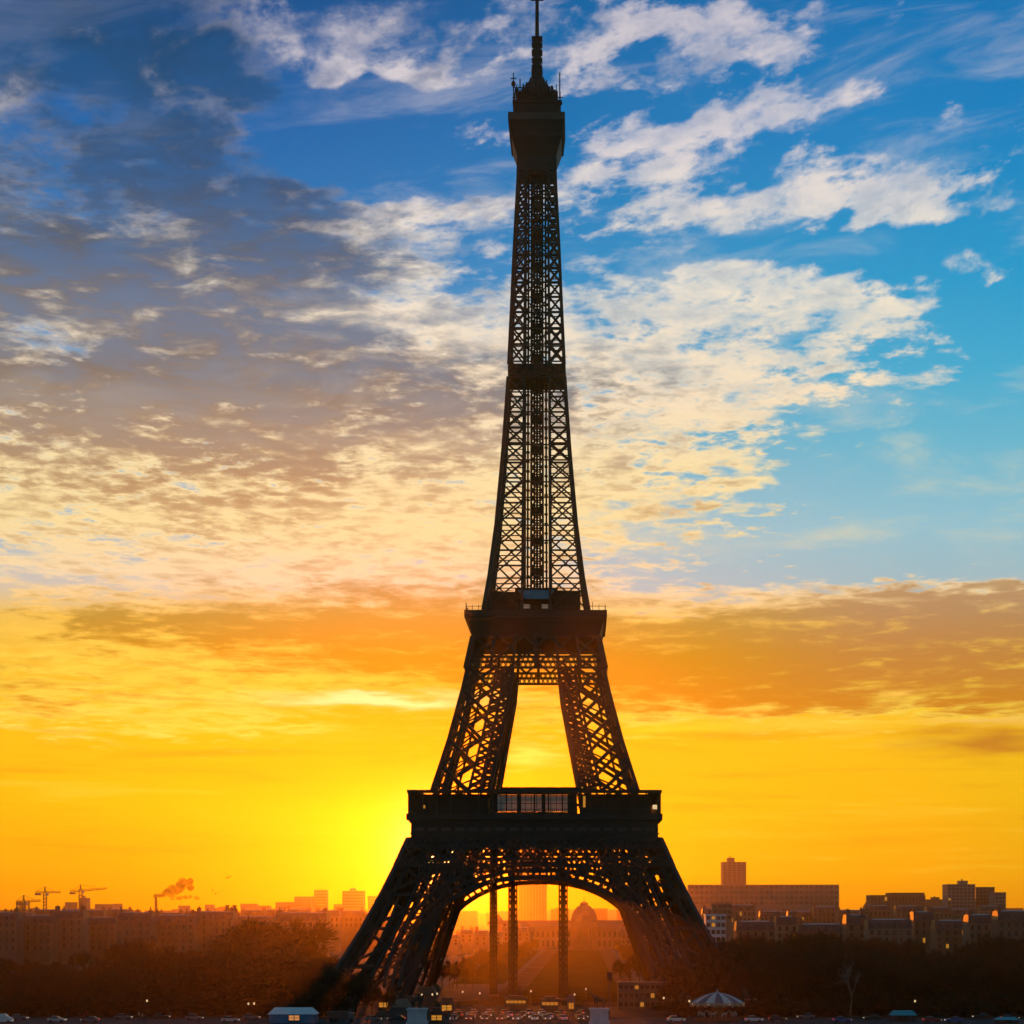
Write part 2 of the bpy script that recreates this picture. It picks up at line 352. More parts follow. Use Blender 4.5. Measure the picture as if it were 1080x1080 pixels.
def skin_mesh(name, verts, edges, radii, mats, levels=1):
    me = bpy.data.meshes.new(name); me.from_pydata(verts, edges, [])
    o = bpy.data.objects.new(name, me); COL.objects.link(o)
    md = o.modifiers.new('Skin', 'SKIN'); md.use_smooth_shade = True
    for i, r in enumerate(radii):
        r = r if isinstance(r, tuple) else (r, r)
        me.skin_vertices[0].data[i].radius = r
    me.skin_vertices[0].data[0].use_root = True
    sb = o.modifiers.new('Sub', 'SUBSURF'); sb.levels = levels; sb.render_levels = levels
    dg = bpy.context.evaluated_depsgraph_get(); dg.update()
    out = bpy.data.meshes.new_from_object(o.evaluated_get(dg))
    bpy.data.objects.remove(o); out.materials.clear()
    for m in (mats if isinstance(mats, (list, tuple)) else [mats]): out.materials.append(m)
    return out
def interp(tab, z):
    if z <= tab[0][0]: return tab[0][1]
    for (a, va), (b, vb) in zip(tab, tab[1:]):
        if z <= b: return va + (vb - va) * (z - a) / (b - a)
    return tab[-1][1]

# ------------------------------------------------------------------ materials
M = {}
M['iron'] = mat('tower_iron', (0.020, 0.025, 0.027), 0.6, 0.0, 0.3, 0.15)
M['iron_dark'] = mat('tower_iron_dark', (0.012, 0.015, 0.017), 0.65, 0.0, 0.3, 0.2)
M['frieze'] = mat('frieze_plate', (0.07, 0.062, 0.052), 0.6, 0.0, 0.2, 0.4)
M['panel'] = mat('pavilion_panel', (0.82, 0.78, 0.66), 0.6, 0.0, 0.12, 0.5)
_t = M['panel'].node_tree; _tr = _t.nodes.new('ShaderNodeBsdfTranslucent'); _mx = _t.nodes.new('ShaderNodeMixShader'); _tr.inputs[0].default_value = (.70, .66, .58, 1)
_mx.inputs[0].default_value = 0.4; _t.links.new(_t.nodes['Principled BSDF'].outputs[0], _mx.inputs[1]); _t.links.new(_tr.outputs[0], _mx.inputs[2]); _t.links.new(_mx.outputs[0], _t.nodes['Material Output'].inputs[0])
M['teal'] = mat('teal_fascia', (0.02, 0.32, 0.46), 0.5, 0.0, 0.15, 0.4)
M['glass'] = mat('dark_glass', (0.02, 0.022, 0.025), 0.12, 0.0, 0.0, spec=0.6)
M['stone'] = mat('pale_stone', (0.22, 0.165, 0.115), 0.85, 0, 0.22, 0.12)
M['stone_b'] = mat('cream_stone', (0.17, 0.125, 0.080), 0.85, 0, 0.25, 0.12)
M['stone_c'] = mat('grey_render', (0.13, 0.105, 0.080), 0.85, 0, 0.22, 0.12)
M['white'] = mat('white_paint', (0.70, 0.70, 0.72), 0.55, 0, 0.08, 0.5)
M['zinc'] = mat('zinc_roof', (0.065, 0.062, 0.065), 0.5, 0.2, 0.25, 0.3)
M['brick'] = mat('chimney_brick', (0.24, 0.11, 0.07), 0.9, 0, 0.25, 1.0)
M['concrete'] = mat('concrete', (0.22, 0.20, 0.18), 0.85, 0, 0.2, 0.05)
M['tower_glass'] = mat('bronze_facade', (0.10, 0.085, 0.07), 0.45, 0, 0.2, 0.05)
M['lit'] = mat('glowing_window', (0.12, 0.08, 0.03), 0.5, 0, 0, emit=(1.0, 0.40, 0.04), es=0.5)  # lit hatches; also sunrise reflections painted as glow into the right-hand windows
M['litw'] = mat('lamp_glow', (0.8, 0.75, 0.6), 0.5, 0, 0, emit=(1.0, 0.66, 0.28), es=.8)
M['headlight'] = mat('headlight_glow', (0.8, 0.8, 0.8), 0.3, 0, 0, emit=(1.0, 0.80, 0.52), es=1.0)
M['taillight'] = mat('tail_light_glow', (0.5, 0.02, 0.02), 0.3, 0, 0, emit=(1.0, 0.06, 0.02), es=1.5)
M['rubber'] = mat('tyre_rubber', (0.02, 0.02, 0.02), 0.9, 0, 0.2, 3)
M['steel'] = mat('dark_steel', (0.06, 0.06, 0.065), 0.5, 0.5, 0.2, 1)
M['crane'] = mat('crane_steel', (0.20, 0.12, 0.05), 0.6, 0.1, 0.2, 0.2)
M['bark'] = mat('winter_bark', (0.040, 0.030, 0.022), 0.9, 0, 0.35, 1.2)
M['twig'] = mat('winter_twigs', (0.050, 0.033, 0.020), 0.9, 0, 0.4, 0.25)
M['twig_b'] = mat('olive_twigs', (0.034, 0.031, 0.019), 0.9, 0, 0.4, 0.25)
M['birch'] = mat('pale_bark', (0.16, 0.15, 0.13), 0.8, 0, 0.3, 1.5)
M['skin'] = mat('skin', (0.42, 0.26, 0.19), 0.6, 0, 0.05, 3)
M['hair'] = mat('dark_hair', (0.02, 0.015, 0.01), 0.7, 0, 0.2, 8)
M['jeans'] = mat('dark_trousers', (0.03, 0.035, 0.05), 0.85, 0, 0.2, 3)
M['bronze'] = mat('statue_bronze', (0.035, 0.040, 0.036), 0.55, 0.3, 0.3, 1)
M['plinth'] = mat('plinth_stone', (0.50, 0.52, 0.56), 0.8, 0, 0.15, 0.6)

# ------------------------------------------------------------------ ground, paths, lawn, hills
def sheet(name, pts, z, m):
    b = MB(); b.face([(x, y, z) for x, y in pts]); return tag(b.build(name, m), kind='structure')
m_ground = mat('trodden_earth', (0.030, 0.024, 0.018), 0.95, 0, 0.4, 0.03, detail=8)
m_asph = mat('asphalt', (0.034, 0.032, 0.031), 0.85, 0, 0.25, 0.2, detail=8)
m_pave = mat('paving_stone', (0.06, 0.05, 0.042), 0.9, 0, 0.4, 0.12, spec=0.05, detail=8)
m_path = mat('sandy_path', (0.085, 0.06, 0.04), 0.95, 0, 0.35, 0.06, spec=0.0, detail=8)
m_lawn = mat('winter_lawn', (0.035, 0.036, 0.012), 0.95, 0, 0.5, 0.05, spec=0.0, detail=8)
m_mark = mat('road_paint', (0.75, 0.74, 0.70), 0.6, 0, 0.15, 1)
m_hill = mat('far_hill', (0.07, 0.065, 0.05), 0.95, 0, 0.35, 0.004)
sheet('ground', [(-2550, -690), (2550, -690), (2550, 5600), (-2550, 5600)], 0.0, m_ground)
sheet('road', [(-400, -152), (400, -152), (400, -124), (-400, -124)], 0.004, m_asph)
k = MB()
for xx in range(-396, 396, 8): k.face([(xx, -138.1, .008), (xx+3, -138.1, .008), (xx+3, -137.9, .008), (xx, -137.9, .008)])
tag(k.build('road_marking', m_mark), kind='structure')
k = MB(); k.box(-400, 400, -124, -112, -0.2, 0.13); tag(k.build('pavement', m_pave), kind='structure')
k = MB(); k.box(-30, 30, -190, -152.0, -0.2, 0.006); tag(k.build('bridge_roadway', m_asph), kind='structure')
k = MB(); k.box(-60, -34, -190, -153, -0.2, 0.13); k.box(34, 130, -190, -153, -0.2, 0.13); tag(k.build('quay_pavement', m_pave), kind='structure')
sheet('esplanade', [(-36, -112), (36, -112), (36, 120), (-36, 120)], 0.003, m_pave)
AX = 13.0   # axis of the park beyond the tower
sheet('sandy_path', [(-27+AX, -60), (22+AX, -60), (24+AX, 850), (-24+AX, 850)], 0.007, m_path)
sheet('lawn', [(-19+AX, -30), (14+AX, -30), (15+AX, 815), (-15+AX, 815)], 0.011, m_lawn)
sheet('side_lawn', [(-48+AX, 122), (-28+AX, 122), (-28+AX, 820), (-48+AX, 820)], 0.008, m_lawn)
# a low ridge at the edge of town closes the horizon
k = MB(); n = 120
prof = []
for i in range(n + 1):
    x = -2500 + 5000 * i / n
    h = 33 + 8*math.sin(x*0.0015+1) + 5*math.sin(x*0.0057) + 2.5*math.sin(x*0.016+2)
    prof.append((x, h))
for (xa, ha), (xb, hb) in zip(prof, prof[1:]):
    k.face([(xa, 4560, -0.5), (xb, 4560, -0.5), (xb, 5000, hb), (xa, 5000, ha)])
    k.face([(xa, 5000, ha), (xb, 5000, hb), (xb, 5560, -0.5), (xa, 5560, -0.5)])
tag(k.build('hills', m_hill, smooth=True), kind='structure')

# ------------------------------------------------------------------ the haze
hz = MB(); hz.box(-2600, 2600, -720, 5650, -1.5, 346)
hm = bpy.data.materials.new('haze_air'); hm.use_nodes = True; ht = hm.node_tree; ht.nodes.clear()
pv = ht.nodes.new('ShaderNodeVolumePrincipled'); ho = ht.nodes.new('ShaderNodeOutputMaterial')
pv.inputs['Color'].default_value = (1.0, 0.72, 0.22, 1); pv.inputs['Density'].default_value = 0.00007
pv.inputs['Anisotropy'].default_value = 0.92
ht.links.new(pv.outputs[0], ho.inputs['Volume'])
tag(hz.build('haze', hm), kind='stuff')

# ------------------------------------------------------------------ the iron tower
WO = [(0,62.5),(16.5,52.0),(27.4,46.5),(38.2,41.3),(49.9,36.4),(57.6,33.6),(62,31.2),(78,26.3),(95,22.0),(111,18.7),(116,17.2),(120,16.0),(128.6,14.6),(146,12.4),(169,10.4),(191,8.9),(215,7.8),(234,7.0),(254,6.0),(276,5.3)]
WI = [(0,38),(16.5,32),(38,24),(57.6,17),(62,13.8),(95,7.6),(111,6.0),(116,5.2),(120,4.3),(190,3.95),(276,3.3)]
wo = lambda z: interp(WO, z)
wi = lambda z: interp(WI, z)
tower = thing('iron_lattice_tower', 'tall dark wrought iron lattice tower on four arched legs, silhouetted against the sunrise', 'tower')

def xpanel(b, A0, B0, A1, B1, t, n=1, horiz=True, mid=False):
    """X bracing between posts A (A0 low, A1 high) and B"""
    A0, B0, A1, B1 = map(Vector, (A0, B0, A1, B1))
    b.bar(A0, B1, t); b.bar(B0, A1, t)
    if horiz: b.bar(A1, B1, t*1.1)
    if mid: b.bar((A0+B0)/2, (A1+B1)/2, t)

def leg(sxx, syy, zs, post, brace, dense=0, name='leg', parent=tower):
    b = MB()
    def C(z, i, j):
        a = wo(z) if i else wi(z); c = wo(z) if j else wi(z)
        return Vector((sxx*a, syy*c, z))
    corners = ((1,1),(1,0),(0,0),(0,1))
    for z0, z1 in zip(zs, zs[1:]):
        for q in range(4):
            i, j = corners[q]; i2, j2 = corners[(q+1) % 4]
            b.bar(C(z0,i,j), C(z1,i,j), post)
            A0, A1, B0, B1 = C(z0,i,j), C(z1,i,j), C(z0,i2,j2), C(z1,i2,j2)
            outer = (i and i2) or (j and j2)
            if outer and name == 'leg': xpanel(b, A0, B0, A1, B1, brace)
            elif outer:
                # inner third is a closely laced lift shaft, the rest of the bay carries one X
                o0, o1, n0, n1 = (A0, A1, B0, B1) if (i and j) else (B0, B1, A0, A1)
                m0, m1 = n0.lerp(o0, .36), n1.lerp(o1, .36)
                xpanel(b, o0, m0, o1, m1, brace*1.25, horiz=False); b.bar(m0, m1, brace)
                for u in range(4):
                    f0, f1 = u/4, (u+1)/4
                    b.bar(n0.lerp(n1, f0), m0.lerp(m1, f1), brace*.8); b.bar(m0.lerp(m1, f0), n0.lerp(n1, f1), brace*.8)
                b.bar(n0.lerp(m0, .5), n1.lerp(m1, .5), brace*.9)
            elif name == 'leg': b.bar(A1, B1, brace)
            else: b.bar(A0, B1, brace*.6)
            if dense and outer and not (name == 'leg' and z1 > 45):
                # the edge posts are trusses: a second chord inside each edge with zigzag lacing
                for s0 in ((0.0, 0.17), (1.0, 0.83)):
                    e0, e1 = A0.lerp(B0, s0[0]), A1.lerp(B1, s0[0]); h0, h1 = A0.lerp(B0, s0[1]), A1.lerp(B1, s0[1])
                    b.bar(h0, h1, post*0.62)
                    nn = dense
                    for u in range(nn):
                        f0, f1 = u/nn, (u+1)/nn
                        if u % 2: b.bar(e0.lerp(e1, f0), h0.lerp(h1, f1), brace*0.62)
                        else: b.bar(h0.lerp(h1, f0), e0.lerp(e1, f1), brace*0.62)
                if name == 'leg':   # a lighter chord up the middle of the bay
                    b.bar(A0.lerp(B0, .5), A1.lerp(B1, .5), post*0.6)
        # horizontal diaphragm
        if name == 'leg': b.bar(C(z1,1,1), C(z1,0,0), brace*0.8); b.bar(C(z1,1,0), C(z1,0,1), brace*0.8)
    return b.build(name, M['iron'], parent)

ZL = [0, 11, 22, 32, 41, 48.6]
ZU = [63, 71, 79, 87, 94.5, 101.5]
for sxx in (-1, 1):
    for syy in (-1, 1):
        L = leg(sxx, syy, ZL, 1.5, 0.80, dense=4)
        # lift track and stair running up inside the leg
        b = MB()
        for off in (-1.6, 1.6):
            for z0, z1 in zip(ZL, ZL[1:]):
                c0 = (wo(z0)+wi(z0))/2; c1 = (wo(z1)+wi(z1))/2
                b.bar((sxx*c0+off, syy*c0, z0), (sxx*c1+off, syy*c1, z1), 0.7, 1.2)
        for u in range(8):
            z0 = 6*u; c0 = (wo(z0)+wi(z0))/2; b.bar((sxx*c0-1.6, syy*c0, z0), (sxx*c0+1.6, syy*c0, z0), 0.5)
        b.build('lift_track', M['iron_dark'], L)
        for i in (wo(0), wi(0)):
            for j in (wo(0), wi(0)):
                b = MB(); b.frus(3.8, -0.3, 2.4, 2.2, cx=sxx*i, cy=syy*j)
                b.build('masonry_footing', M['stone'], L)
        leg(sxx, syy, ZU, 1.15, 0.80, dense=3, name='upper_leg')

# arches: one on each face
AA, AB, AN = 38.0, 37.0, 2.3
def arch_pt(th, da, face):
    a, c = AA + da, AB + da
    x = a * math.copysign(abs(math.cos(th)) ** (2/AN), math.cos(th)); z = c * abs(math.sin(th)) ** (2/AN)
    return facept(x, z, face)
def facept(x, z, face, out=0.9):
    y = -(wo(z) + out)
    p = Vector((x, y, z))
    return Matrix.Rotation(face * math.pi/2, 3, 'Z') @ p
def arch(face):
    b = MB(); n = 44
    th0 = 0.10
    ths = [th0 + (math.pi - 2*th0) * i / n for i in range(n + 1)]
    offs = (0.0, 2.1, 4.3)
    inv = Matrix.Rotation(face * math.pi/2, 3, 'Z') @ Vector((0, 1, 0))
    for i in range(n):
        for d_, t in zip(offs, (1.5, 0.8, 1.1)):
            p, q = arch_pt(ths[i], d_, face), arch_pt(ths[i+1], d_, face)
            b.bar(p, q, 1.1, t)
            if d_ == 0.0: b.hexa([p, q, q + inv*4.0, p + inv*4.0, p*1.0 + Vector((0,0,.35)), q + Vector((0,0,.35)), q + inv*4.0 + Vector((0,0,.35)), p + inv*4.0 + Vector((0,0,.35))])
        b.bar(arch_pt(ths[i], 0, face), arch_pt(ths[i], 2.1, face), 0.8, 0.55)
        b.bar(arch_pt(ths[i], 2.1, face), arch_pt(ths[i], 4.3, face), 0.9, 0.6)
        if i % 2: b.bar(arch_pt(ths[i], 2.1, face), arch_pt(ths[i+1], 4.3, face), 0.5, 0.4)
    # spandrel lattice between the arch and the girder
    def top_of(x):
        a = AA + 4.3; c = AB + 4.3
        return c * max(0.0, 1 - (abs(x)/a) ** AN) ** (1/AN) if abs(x) < a else 0.0
    xs = [i * 2.6 for i in range(-13, 14)]
    for xa, xb in zip(xs, xs[1:]):
        za, zb = max(top_of(xa), 26), max(top_of(xb), 26)
        if za < 40.4: b.bar(facept(xa, za, face), facept(xa, 40.4, face), 0.45)
        z = 40.4
        while z - 2.6 > min(za, zb):
            if z - 2.6 > max(za, zb) - 1.0:
                b.bar(facept(xa, z, face), facept(xb, z-2.6, face), 0.38); b.bar(facept(xb, z, face), facept(xa, z-2.6, face), 0.38)
            z -= 2.6
    return b.build('arch', M['iron'], tower)
def girder(face, bands, nverts, tvert, name):
    b = MB()
    for z0, z1, cell, t, chord in bands:
        w0, w1 = wo(z0) - .1, wo(z1) - .1
        b.bar(facept(-w0, z0, face, .7), facept(w0, z0, face, .7), chord); b.bar(facept(-w1, z1, face, .7), facept(w1, z1, face, .7), chord)
        n = int(2 * w1 / cell)
        for i in range(n):
            u0, u1 = -1 + 2*i/n, -1 + 2*(i+1)/n
            b.bar(facept(u0*w0, z0, face, .7), facept(u1*w1, z1, face, .7), t); b.bar(facept(u1*w0, z0, face, .7), facept(u0*w1, z1, face, .7), t)
    zlo, zhi = min(x[0] for x in bands), max(x[1] for x in bands)
    for i in range(nverts + 1):
        u = -1 + 2*i/nverts
        b.bar(facept(u*wo(zlo), zlo, face, .9), facept(u*wo(zhi), zhi, face, .9), tvert)
    return b.build(name, M['iron'], tower)
for face in range(4):
    arch(face)
    girder(face, [(40.5, 42.6, 1.45, 0.48, 0.8), (42.6, 46.0, 3.7, 0.52, 0.5), (46.0, 48.6, 2.0, 0.75, 0.7)], 10, 0.55, 'arch_girder')
    girder(face, [(101.2, 103.0, 1.5, 0.30, 0.7), (103.0, 104.6, 1.5, 0.30, 0.4), (104.6, 111.0, 6.2, 0.62, 0.7)], 6, 0.9, 'upper_girder')

# first platform
b = MB()
def ring(b, a, z0, z1, t=2.0, b2=None):
    """square ring wall, outer half-width a, thickness t"""
    c = a - t; a2 = a if b2 is None else b2; c2 = a2 - t
    for f in range(4):
        rm = Matrix.Rotation(f*math.pi/2, 3, 'Z')
        e = 0.0 if f % 2 == 0 else t
        pts = [(-a+e, -a, z0), (a-e, -a, z0), (a-e, -c, z0), (-a+e, -c, z0), (-a2+e, -a2, z1), (a2-e, -a2, z1), (a2-e, -c2, z1), (-a2+e, -c2, z1)]
        b.hexa([rm @ Vector(p) for p in pts])
ring(b, 36.6, 48.7, 53.4, 2.0)
ring(b, 37.1, 53.4, 54.2, 3.0)
ring(b, 37.9, 54.2, 56.0, 24.0)
ring(b, 36.9, 50.0, 50.35, 0.6); ring(b, 36.9, 48.4, 48.9, 0.6)
fp = b.build('first_platform', M['iron'], tower)
for f in range(4):
    rm = Matrix.Rotation(f*math.pi/2, 3, 'Z')
    b = MB(); b.hexa([rm @ Vector(p) for p in [(-36, -36.64, 50.7), (36, -36.64, 50.7), (36, -36.5, 50.7), (-36, -36.5, 50.7), (-36, -36.64, 52.1), (36, -36.64, 52.1), (36, -36.5, 52.1), (-36, -36.5, 52.1)]], 1)
    for i in range(18):
        x = -34.2 + i * 68.4/17
        pts = [(x-1.35, -36.68, 50.9), (x+1.35, -36.68, 50.9), (x+1.35, -36.55, 50.9), (x-1.35, -36.55, 50.9), (x-1.35, -36.68, 51.9), (x+1.35, -36.68, 51.9), (x+1.35, -36.55, 51.9), (x-1.35, -36.55, 51.9)]
        b.hexa([rm @ Vector(p) for p in pts])
    b.build('frieze', [M['frieze'], M['iron']], fp)
b = MB()
ring(b, 37.7, 62.2, 63.0, 3.6)
for f in range(4):
    rm = Matrix.Rotation(f*math.pi/2, 3, 'Z')
    for i in range(19):
        x = -37.2 + i * 74.4/18
        if f % 2 and (i == 0 or i == 18): continue
        b.bar(rm @ Vector((x, -37.4, 56)), rm @ Vector((x, -37.4, 62.2)), 0.42)
    b.bar(rm @ Vector((-37, -37.4, 57.3)), rm @ Vector((37, -37.4, 57.3)), 0.16)
    for i in range(120):
        x = -37 + 74*i/119
        b.bar(rm @ Vector((x, -37.4, 56)), rm @ Vector((x, -37.4, 57.3)), 0.10)
b.build('gallery', M['iron'], fp)
def pavilion(x0, x1, y0, y1, z1, face=0, lit=()):
    b = MB(); b.box(x0, x1, y0, y1, 56.0, z1 - .5); b.box(x0 - .4, x1 + .4, y0 - .5, y1 + .5, z1 - .5, z1)
    for i in range(int((x1 - x0)/2.2)):
        x = x0 + 1.1 + 2.2*i; b.box(x - .1, x + .1, y0 - .12, y0, 56.0, z1 - .5)
    return b.build('pavilion', M['iron_dark'], fp)
pavilion(-34.6, -13.9, -34.6, -24, 61.9); pavilion(13.4, 34.6, -34.6, -24, 61.9)
pavilion(-34.6, -13.9, 24, 34.6, 61.9); pavilion(13.4, 34.6, 24, 34.6, 61.9)
b = MB(); b.box(-13.2, -12.7, -35.6, -25, 56, 62.1); b.box(12.0, 12.4, -35.6, -25, 56, 62.1)
for x in (-4.65, 2.65): b.box(x-.2, x+.2, -35.7, -35.2, 56, 62.1)
b.box(-13.2, 12.4, -35.7, -35.5, 61.75, 62.1); b.box(-13.2, 12.4, -35.7, -35.5, 56, 56.55)
b.build('pavilion', M['iron_dark'], fp)
rb = MB(); rb.box(-10, 13.4, -36.4, -24, 63.02, 63.9); rb.build('pavilion_roof', M['iron_dark'], fp)
for x in (-12.1, -4.65, 2.65, 10.9):
    w = MB(); w.box(x-(.55 if abs(x) < 6 else 1.1), x+(.55 if abs(x) < 6 else 1.1), -36.2, -35.9, 56.0, 62.0); w.build('pavilion_post', M['iron_dark'], fp)
for x0, x1 in ((-11.6, -5.1), (-4.2, 2.2), (3.1, 9.8)):
    w = MB(); w.face([(x0, -36.0, 56.6), (x1, -36.0, 56.6), (x1, -36.0, 61.7), (x0, -36.0, 61.7)])
    for i in range(1, 4):
        x = x0 + (x1-x0)*i/4; w.box(x-.07, x+.07, -36.08, -36.0, 56.6, 61.7, 1)
    w.box(x0, x1, -36.07, -36.0, 59.0, 59.14, 1)
    w.build('window_panel', [M['panel'], M['iron_dark']], fp)
w = MB(); w.box(35.0, 36.3, -36.9, -36.4, 57.2, 58.6); w.build('floodlight', M['litw'], fp)
w = MB(); w.box(-33.2, -32.4, -36.9, -36.5, 57.6, 58.5); w.build('floodlight', M['lit'], fp)
w = MB(); w.box(17.0-2.6, 17.7-2.6, -35.3, -34.9, 58.0, 61.3); w.build('glowing_window', M['lit'], fp)

# second platform
b = MB()
b.frus(19.2, 111.0, 20.8, 115.6); ring(b, 21.0, 115.6, 116.6, 3.0); b.frus(21.7, 116.6, 21.7, 118.7)
sp2 = b.build('second_platform', M['iron'], tower)
b = MB()
for f in range(4):
    rm = Matrix.Rotation(f*math.pi/2, 3, 'Z')
    for i in range(23):
        x = -21.2 + 42.4*i/22
        if f % 2 and i in (0, 22): continue
        b.bar(rm @ Vector((x, -21.2, 118.7)), rm @ Vector((x, -21.2, 120.3 if i % 4 else 121.2)), 0.16)
    b.bar(rm @ Vector((-21.2, -21.2, 119.9)), rm @ Vector((21.2, -21.2, 119.9)), 0.14)
b.build('railing', M['iron'], sp2)
b = MB()
b.box(-13.6, -6.6, -13.4, 13.4, 118.7, 125.6); b.box(6.6, 13.6, -13.4, 13.4, 118.7, 125.9)
b.box(-6.6, 6.6, -12.2, 12.2, 123.6, 127.0)
b.box(-6.6, -5.6, -12.8, -11.8, 118.7, 123.6); b.box(5.6, 6.6, -12.8, -11.8, 118.7, 123.6)
b.box(-5.6, 5.6, -2, 9, 118.7, 123.6)
for i in range(7):
    z = 119.5 + i; b.bar((-13.8, -13.6, z), (-6.8, -13.6, z+0.5), 0.16); b.bar((6.8, -13.6, z+.4), (13.8, -13.6, z), 0.16)
up = b.build('upper_deck_pavilion', M['iron_dark'], sp2)
b = MB(); b.prism([(-5.6, 126.2), (-3.5, 123.5), (3.5, 123.5), (5.6, 126.2)], -12.6, -12.25); b.build('fascia_panel', M['teal'], up)
for x in (-2.9, 2.6):
    b = MB(); b.box(x-1.0, x+1.0, -12.4, -12.25, 120.6, 121.8); b.build('lit_opening', mat('dim_lit_opening', (0.3,.25,.2), .5, 0, 0, emit=(.9,.6,.4), es=.15), up)

# the spire above the second floor
def levels(z0, z1, ratio):
    zs = [z0]
    while zs[-1] < z1 - 2.0:
        h = max(3.4, (wo(zs[-1]) - wi(zs[-1])) * ratio); zs.append(min(z1, zs[-1] + h))
    if zs[-1] < z1: zs[-1] = z1
    return zs
ZA = levels(119.5, 193.0, 0.86); ZB = levels(197.0, 266.0, 1.2)
for sxx in (-1, 1):
    for syy in (-1, 1):
        for zs, nm in ((ZA, 'spire_leg'), (ZB, 'top_leg')):
            b = MB()
            def C(z, i, j): return Vector((sxx*(wo(z) if i else wi(z)), syy*(wo(z) if j else wi(z)), z))
            cs = ((1,1),(1,0),(0,0),(0,1))
            for z0, z1 in zip(zs, zs[1:]):
                tp_ = 1.25 - 0.45*(z0-120)/146
                b.bar(C(z1,0,0), C(z1,0,1), 0.3); b.bar(C(z1,0,0), C(z1,1,0), 0.3)
                kz = zs.index(z0)
                for q in range(4):
                    i, j = cs[q]; i2, j2 = cs[(q+1) % 4]
                    b.bar(C(z0,i,j), C(z1,i,j), tp_ if (i and j) else tp_*0.62)
                    if not ((i and i2) or (j and j2)): continue
                    if True:
                        xpanel(b, C(z0,i,j), C(z0,i2,j2), C(z1,i,j), C(z1,i2,j2), 0.46 if zs is ZA else 0.52, horiz=(kz % 2 == 1))
            b.build(nm, M['iron'], tower)
# ties between the legs on each face and the lift column in the middle
for z in ZA[1::2] + ZB[1::2]:
    b = MB()
    for f in range(4):
        rm = Matrix.Rotation(f*math.pi/2, 3, 'Z')
        b.bar(rm @ Vector((-wo(z), -wo(z), z)), rm @ Vector((wo(z), -wo(z), z)), 0.4)
    b.build('cross_tie', M['iron'], tower)
for z0, z1 in zip(ZB[0::2], ZB[2::2]):
    b = MB()
    for f in range(4):
        rm = Matrix.Rotation(f*math.pi/2, 3, 'Z')
        b.bar(rm @ Vector((-wi(z0), -wo(z0), z0)), rm @ Vector((wi(z1), -wo(z1), z1)), 0.34)
        b.bar(rm @ Vector((wi(z0), -wo(z0), z0)), rm @ Vector((-wi(z1), -wo(z1), z1)), 0.34)
        b.bar(rm @ Vector((-wi(z0), -wo(z0), z0)), rm @ Vector((wi(z0), -wo(z0), z0)), 0.34)
        b.bar(rm @ Vector((-wi(z0), -wo(z0), z0)), rm @ Vector((-wo(z0), -wo(z0), z0)), 0.3); b.bar(rm @ Vector((wi(z0), -wo(z0), z0)), rm @ Vector((wo(z0), -wo(z0), z0)), 0.3)
    b.build('cross_brace', M['iron'], tower)
b = MB()
for x, y in ((-1.9,-1.9),(1.9,-1.9),(-1.9,1.9),(1.9,1.9),(0,-2.2),(0,2.2),(-3.0,-1.2),(3.0,1.4),(-.9,1.0),(1.0,-1.0)):
    b.bar((x, y, 119.5), (x*0.85, y*0.85, 270), 0.62)
z = 121.0; kf = 0
while z < 268:
    b.bar((-1.9,-1.9,z), (1.9,-1.9,z+2.4), 0.34); b.bar((1.9,-1.9,z), (-1.9,-1.9,z+2.4), 0.34)
    b.bar((-1.9,1.9,z), (1.9,1.9,z), 0.34); b.bar((-1.9,-1.9,z), (1.9,-1.9,z), 0.4)
    if kf % 4 == 1: b.box(-1.75, 1.75, -1.75, 1.75, z+.2, z+2.0)
    z += 2.4; kf += 1
for z0 in range(122, 266, 3):   # spiral service stair
    a = z0 * 0.9
    b.box(2.3, 3.4, -1.2, 1.2, z0, z0+.25); b.box(-3.4, -2.3, -1.2, 1.2, z0+1.5, z0+1.75)
b.build('lift_column', M['iron_dark'], tower)
b = MB(); b.box(-8.9, 8.9, -8.9, 8.9, 193.6, 194.2); b.box(-8.6, 8.6, -8.6, 8.6, 196.6, 197.0)
for f in range(4):
    rm = Matrix.Rotation(f*math.pi/2, 3, 'Z')
    for i in range(10):
        x0, x1 = -8.6+1.72*i, -8.6+1.72*(i+1)
        b.bar(rm @ Vector((x0,-8.7,194.2)), rm @ Vector((x1,-8.7,196.6)), 0.4); b.bar(rm @ Vector((x1,-8.7,194.2)), rm @ Vector((x0,-8.7,196.6)), 0.4)
    b.bar(rm @ Vector((-8.9,-8.9,195.2)), rm @ Vector((8.9,-8.9,195.2)), 0.12)
b.box(-3.0, 3.0, -5, 5, 194.2, 196.6)
b.build('intermediate_platform', M['iron'], tower)

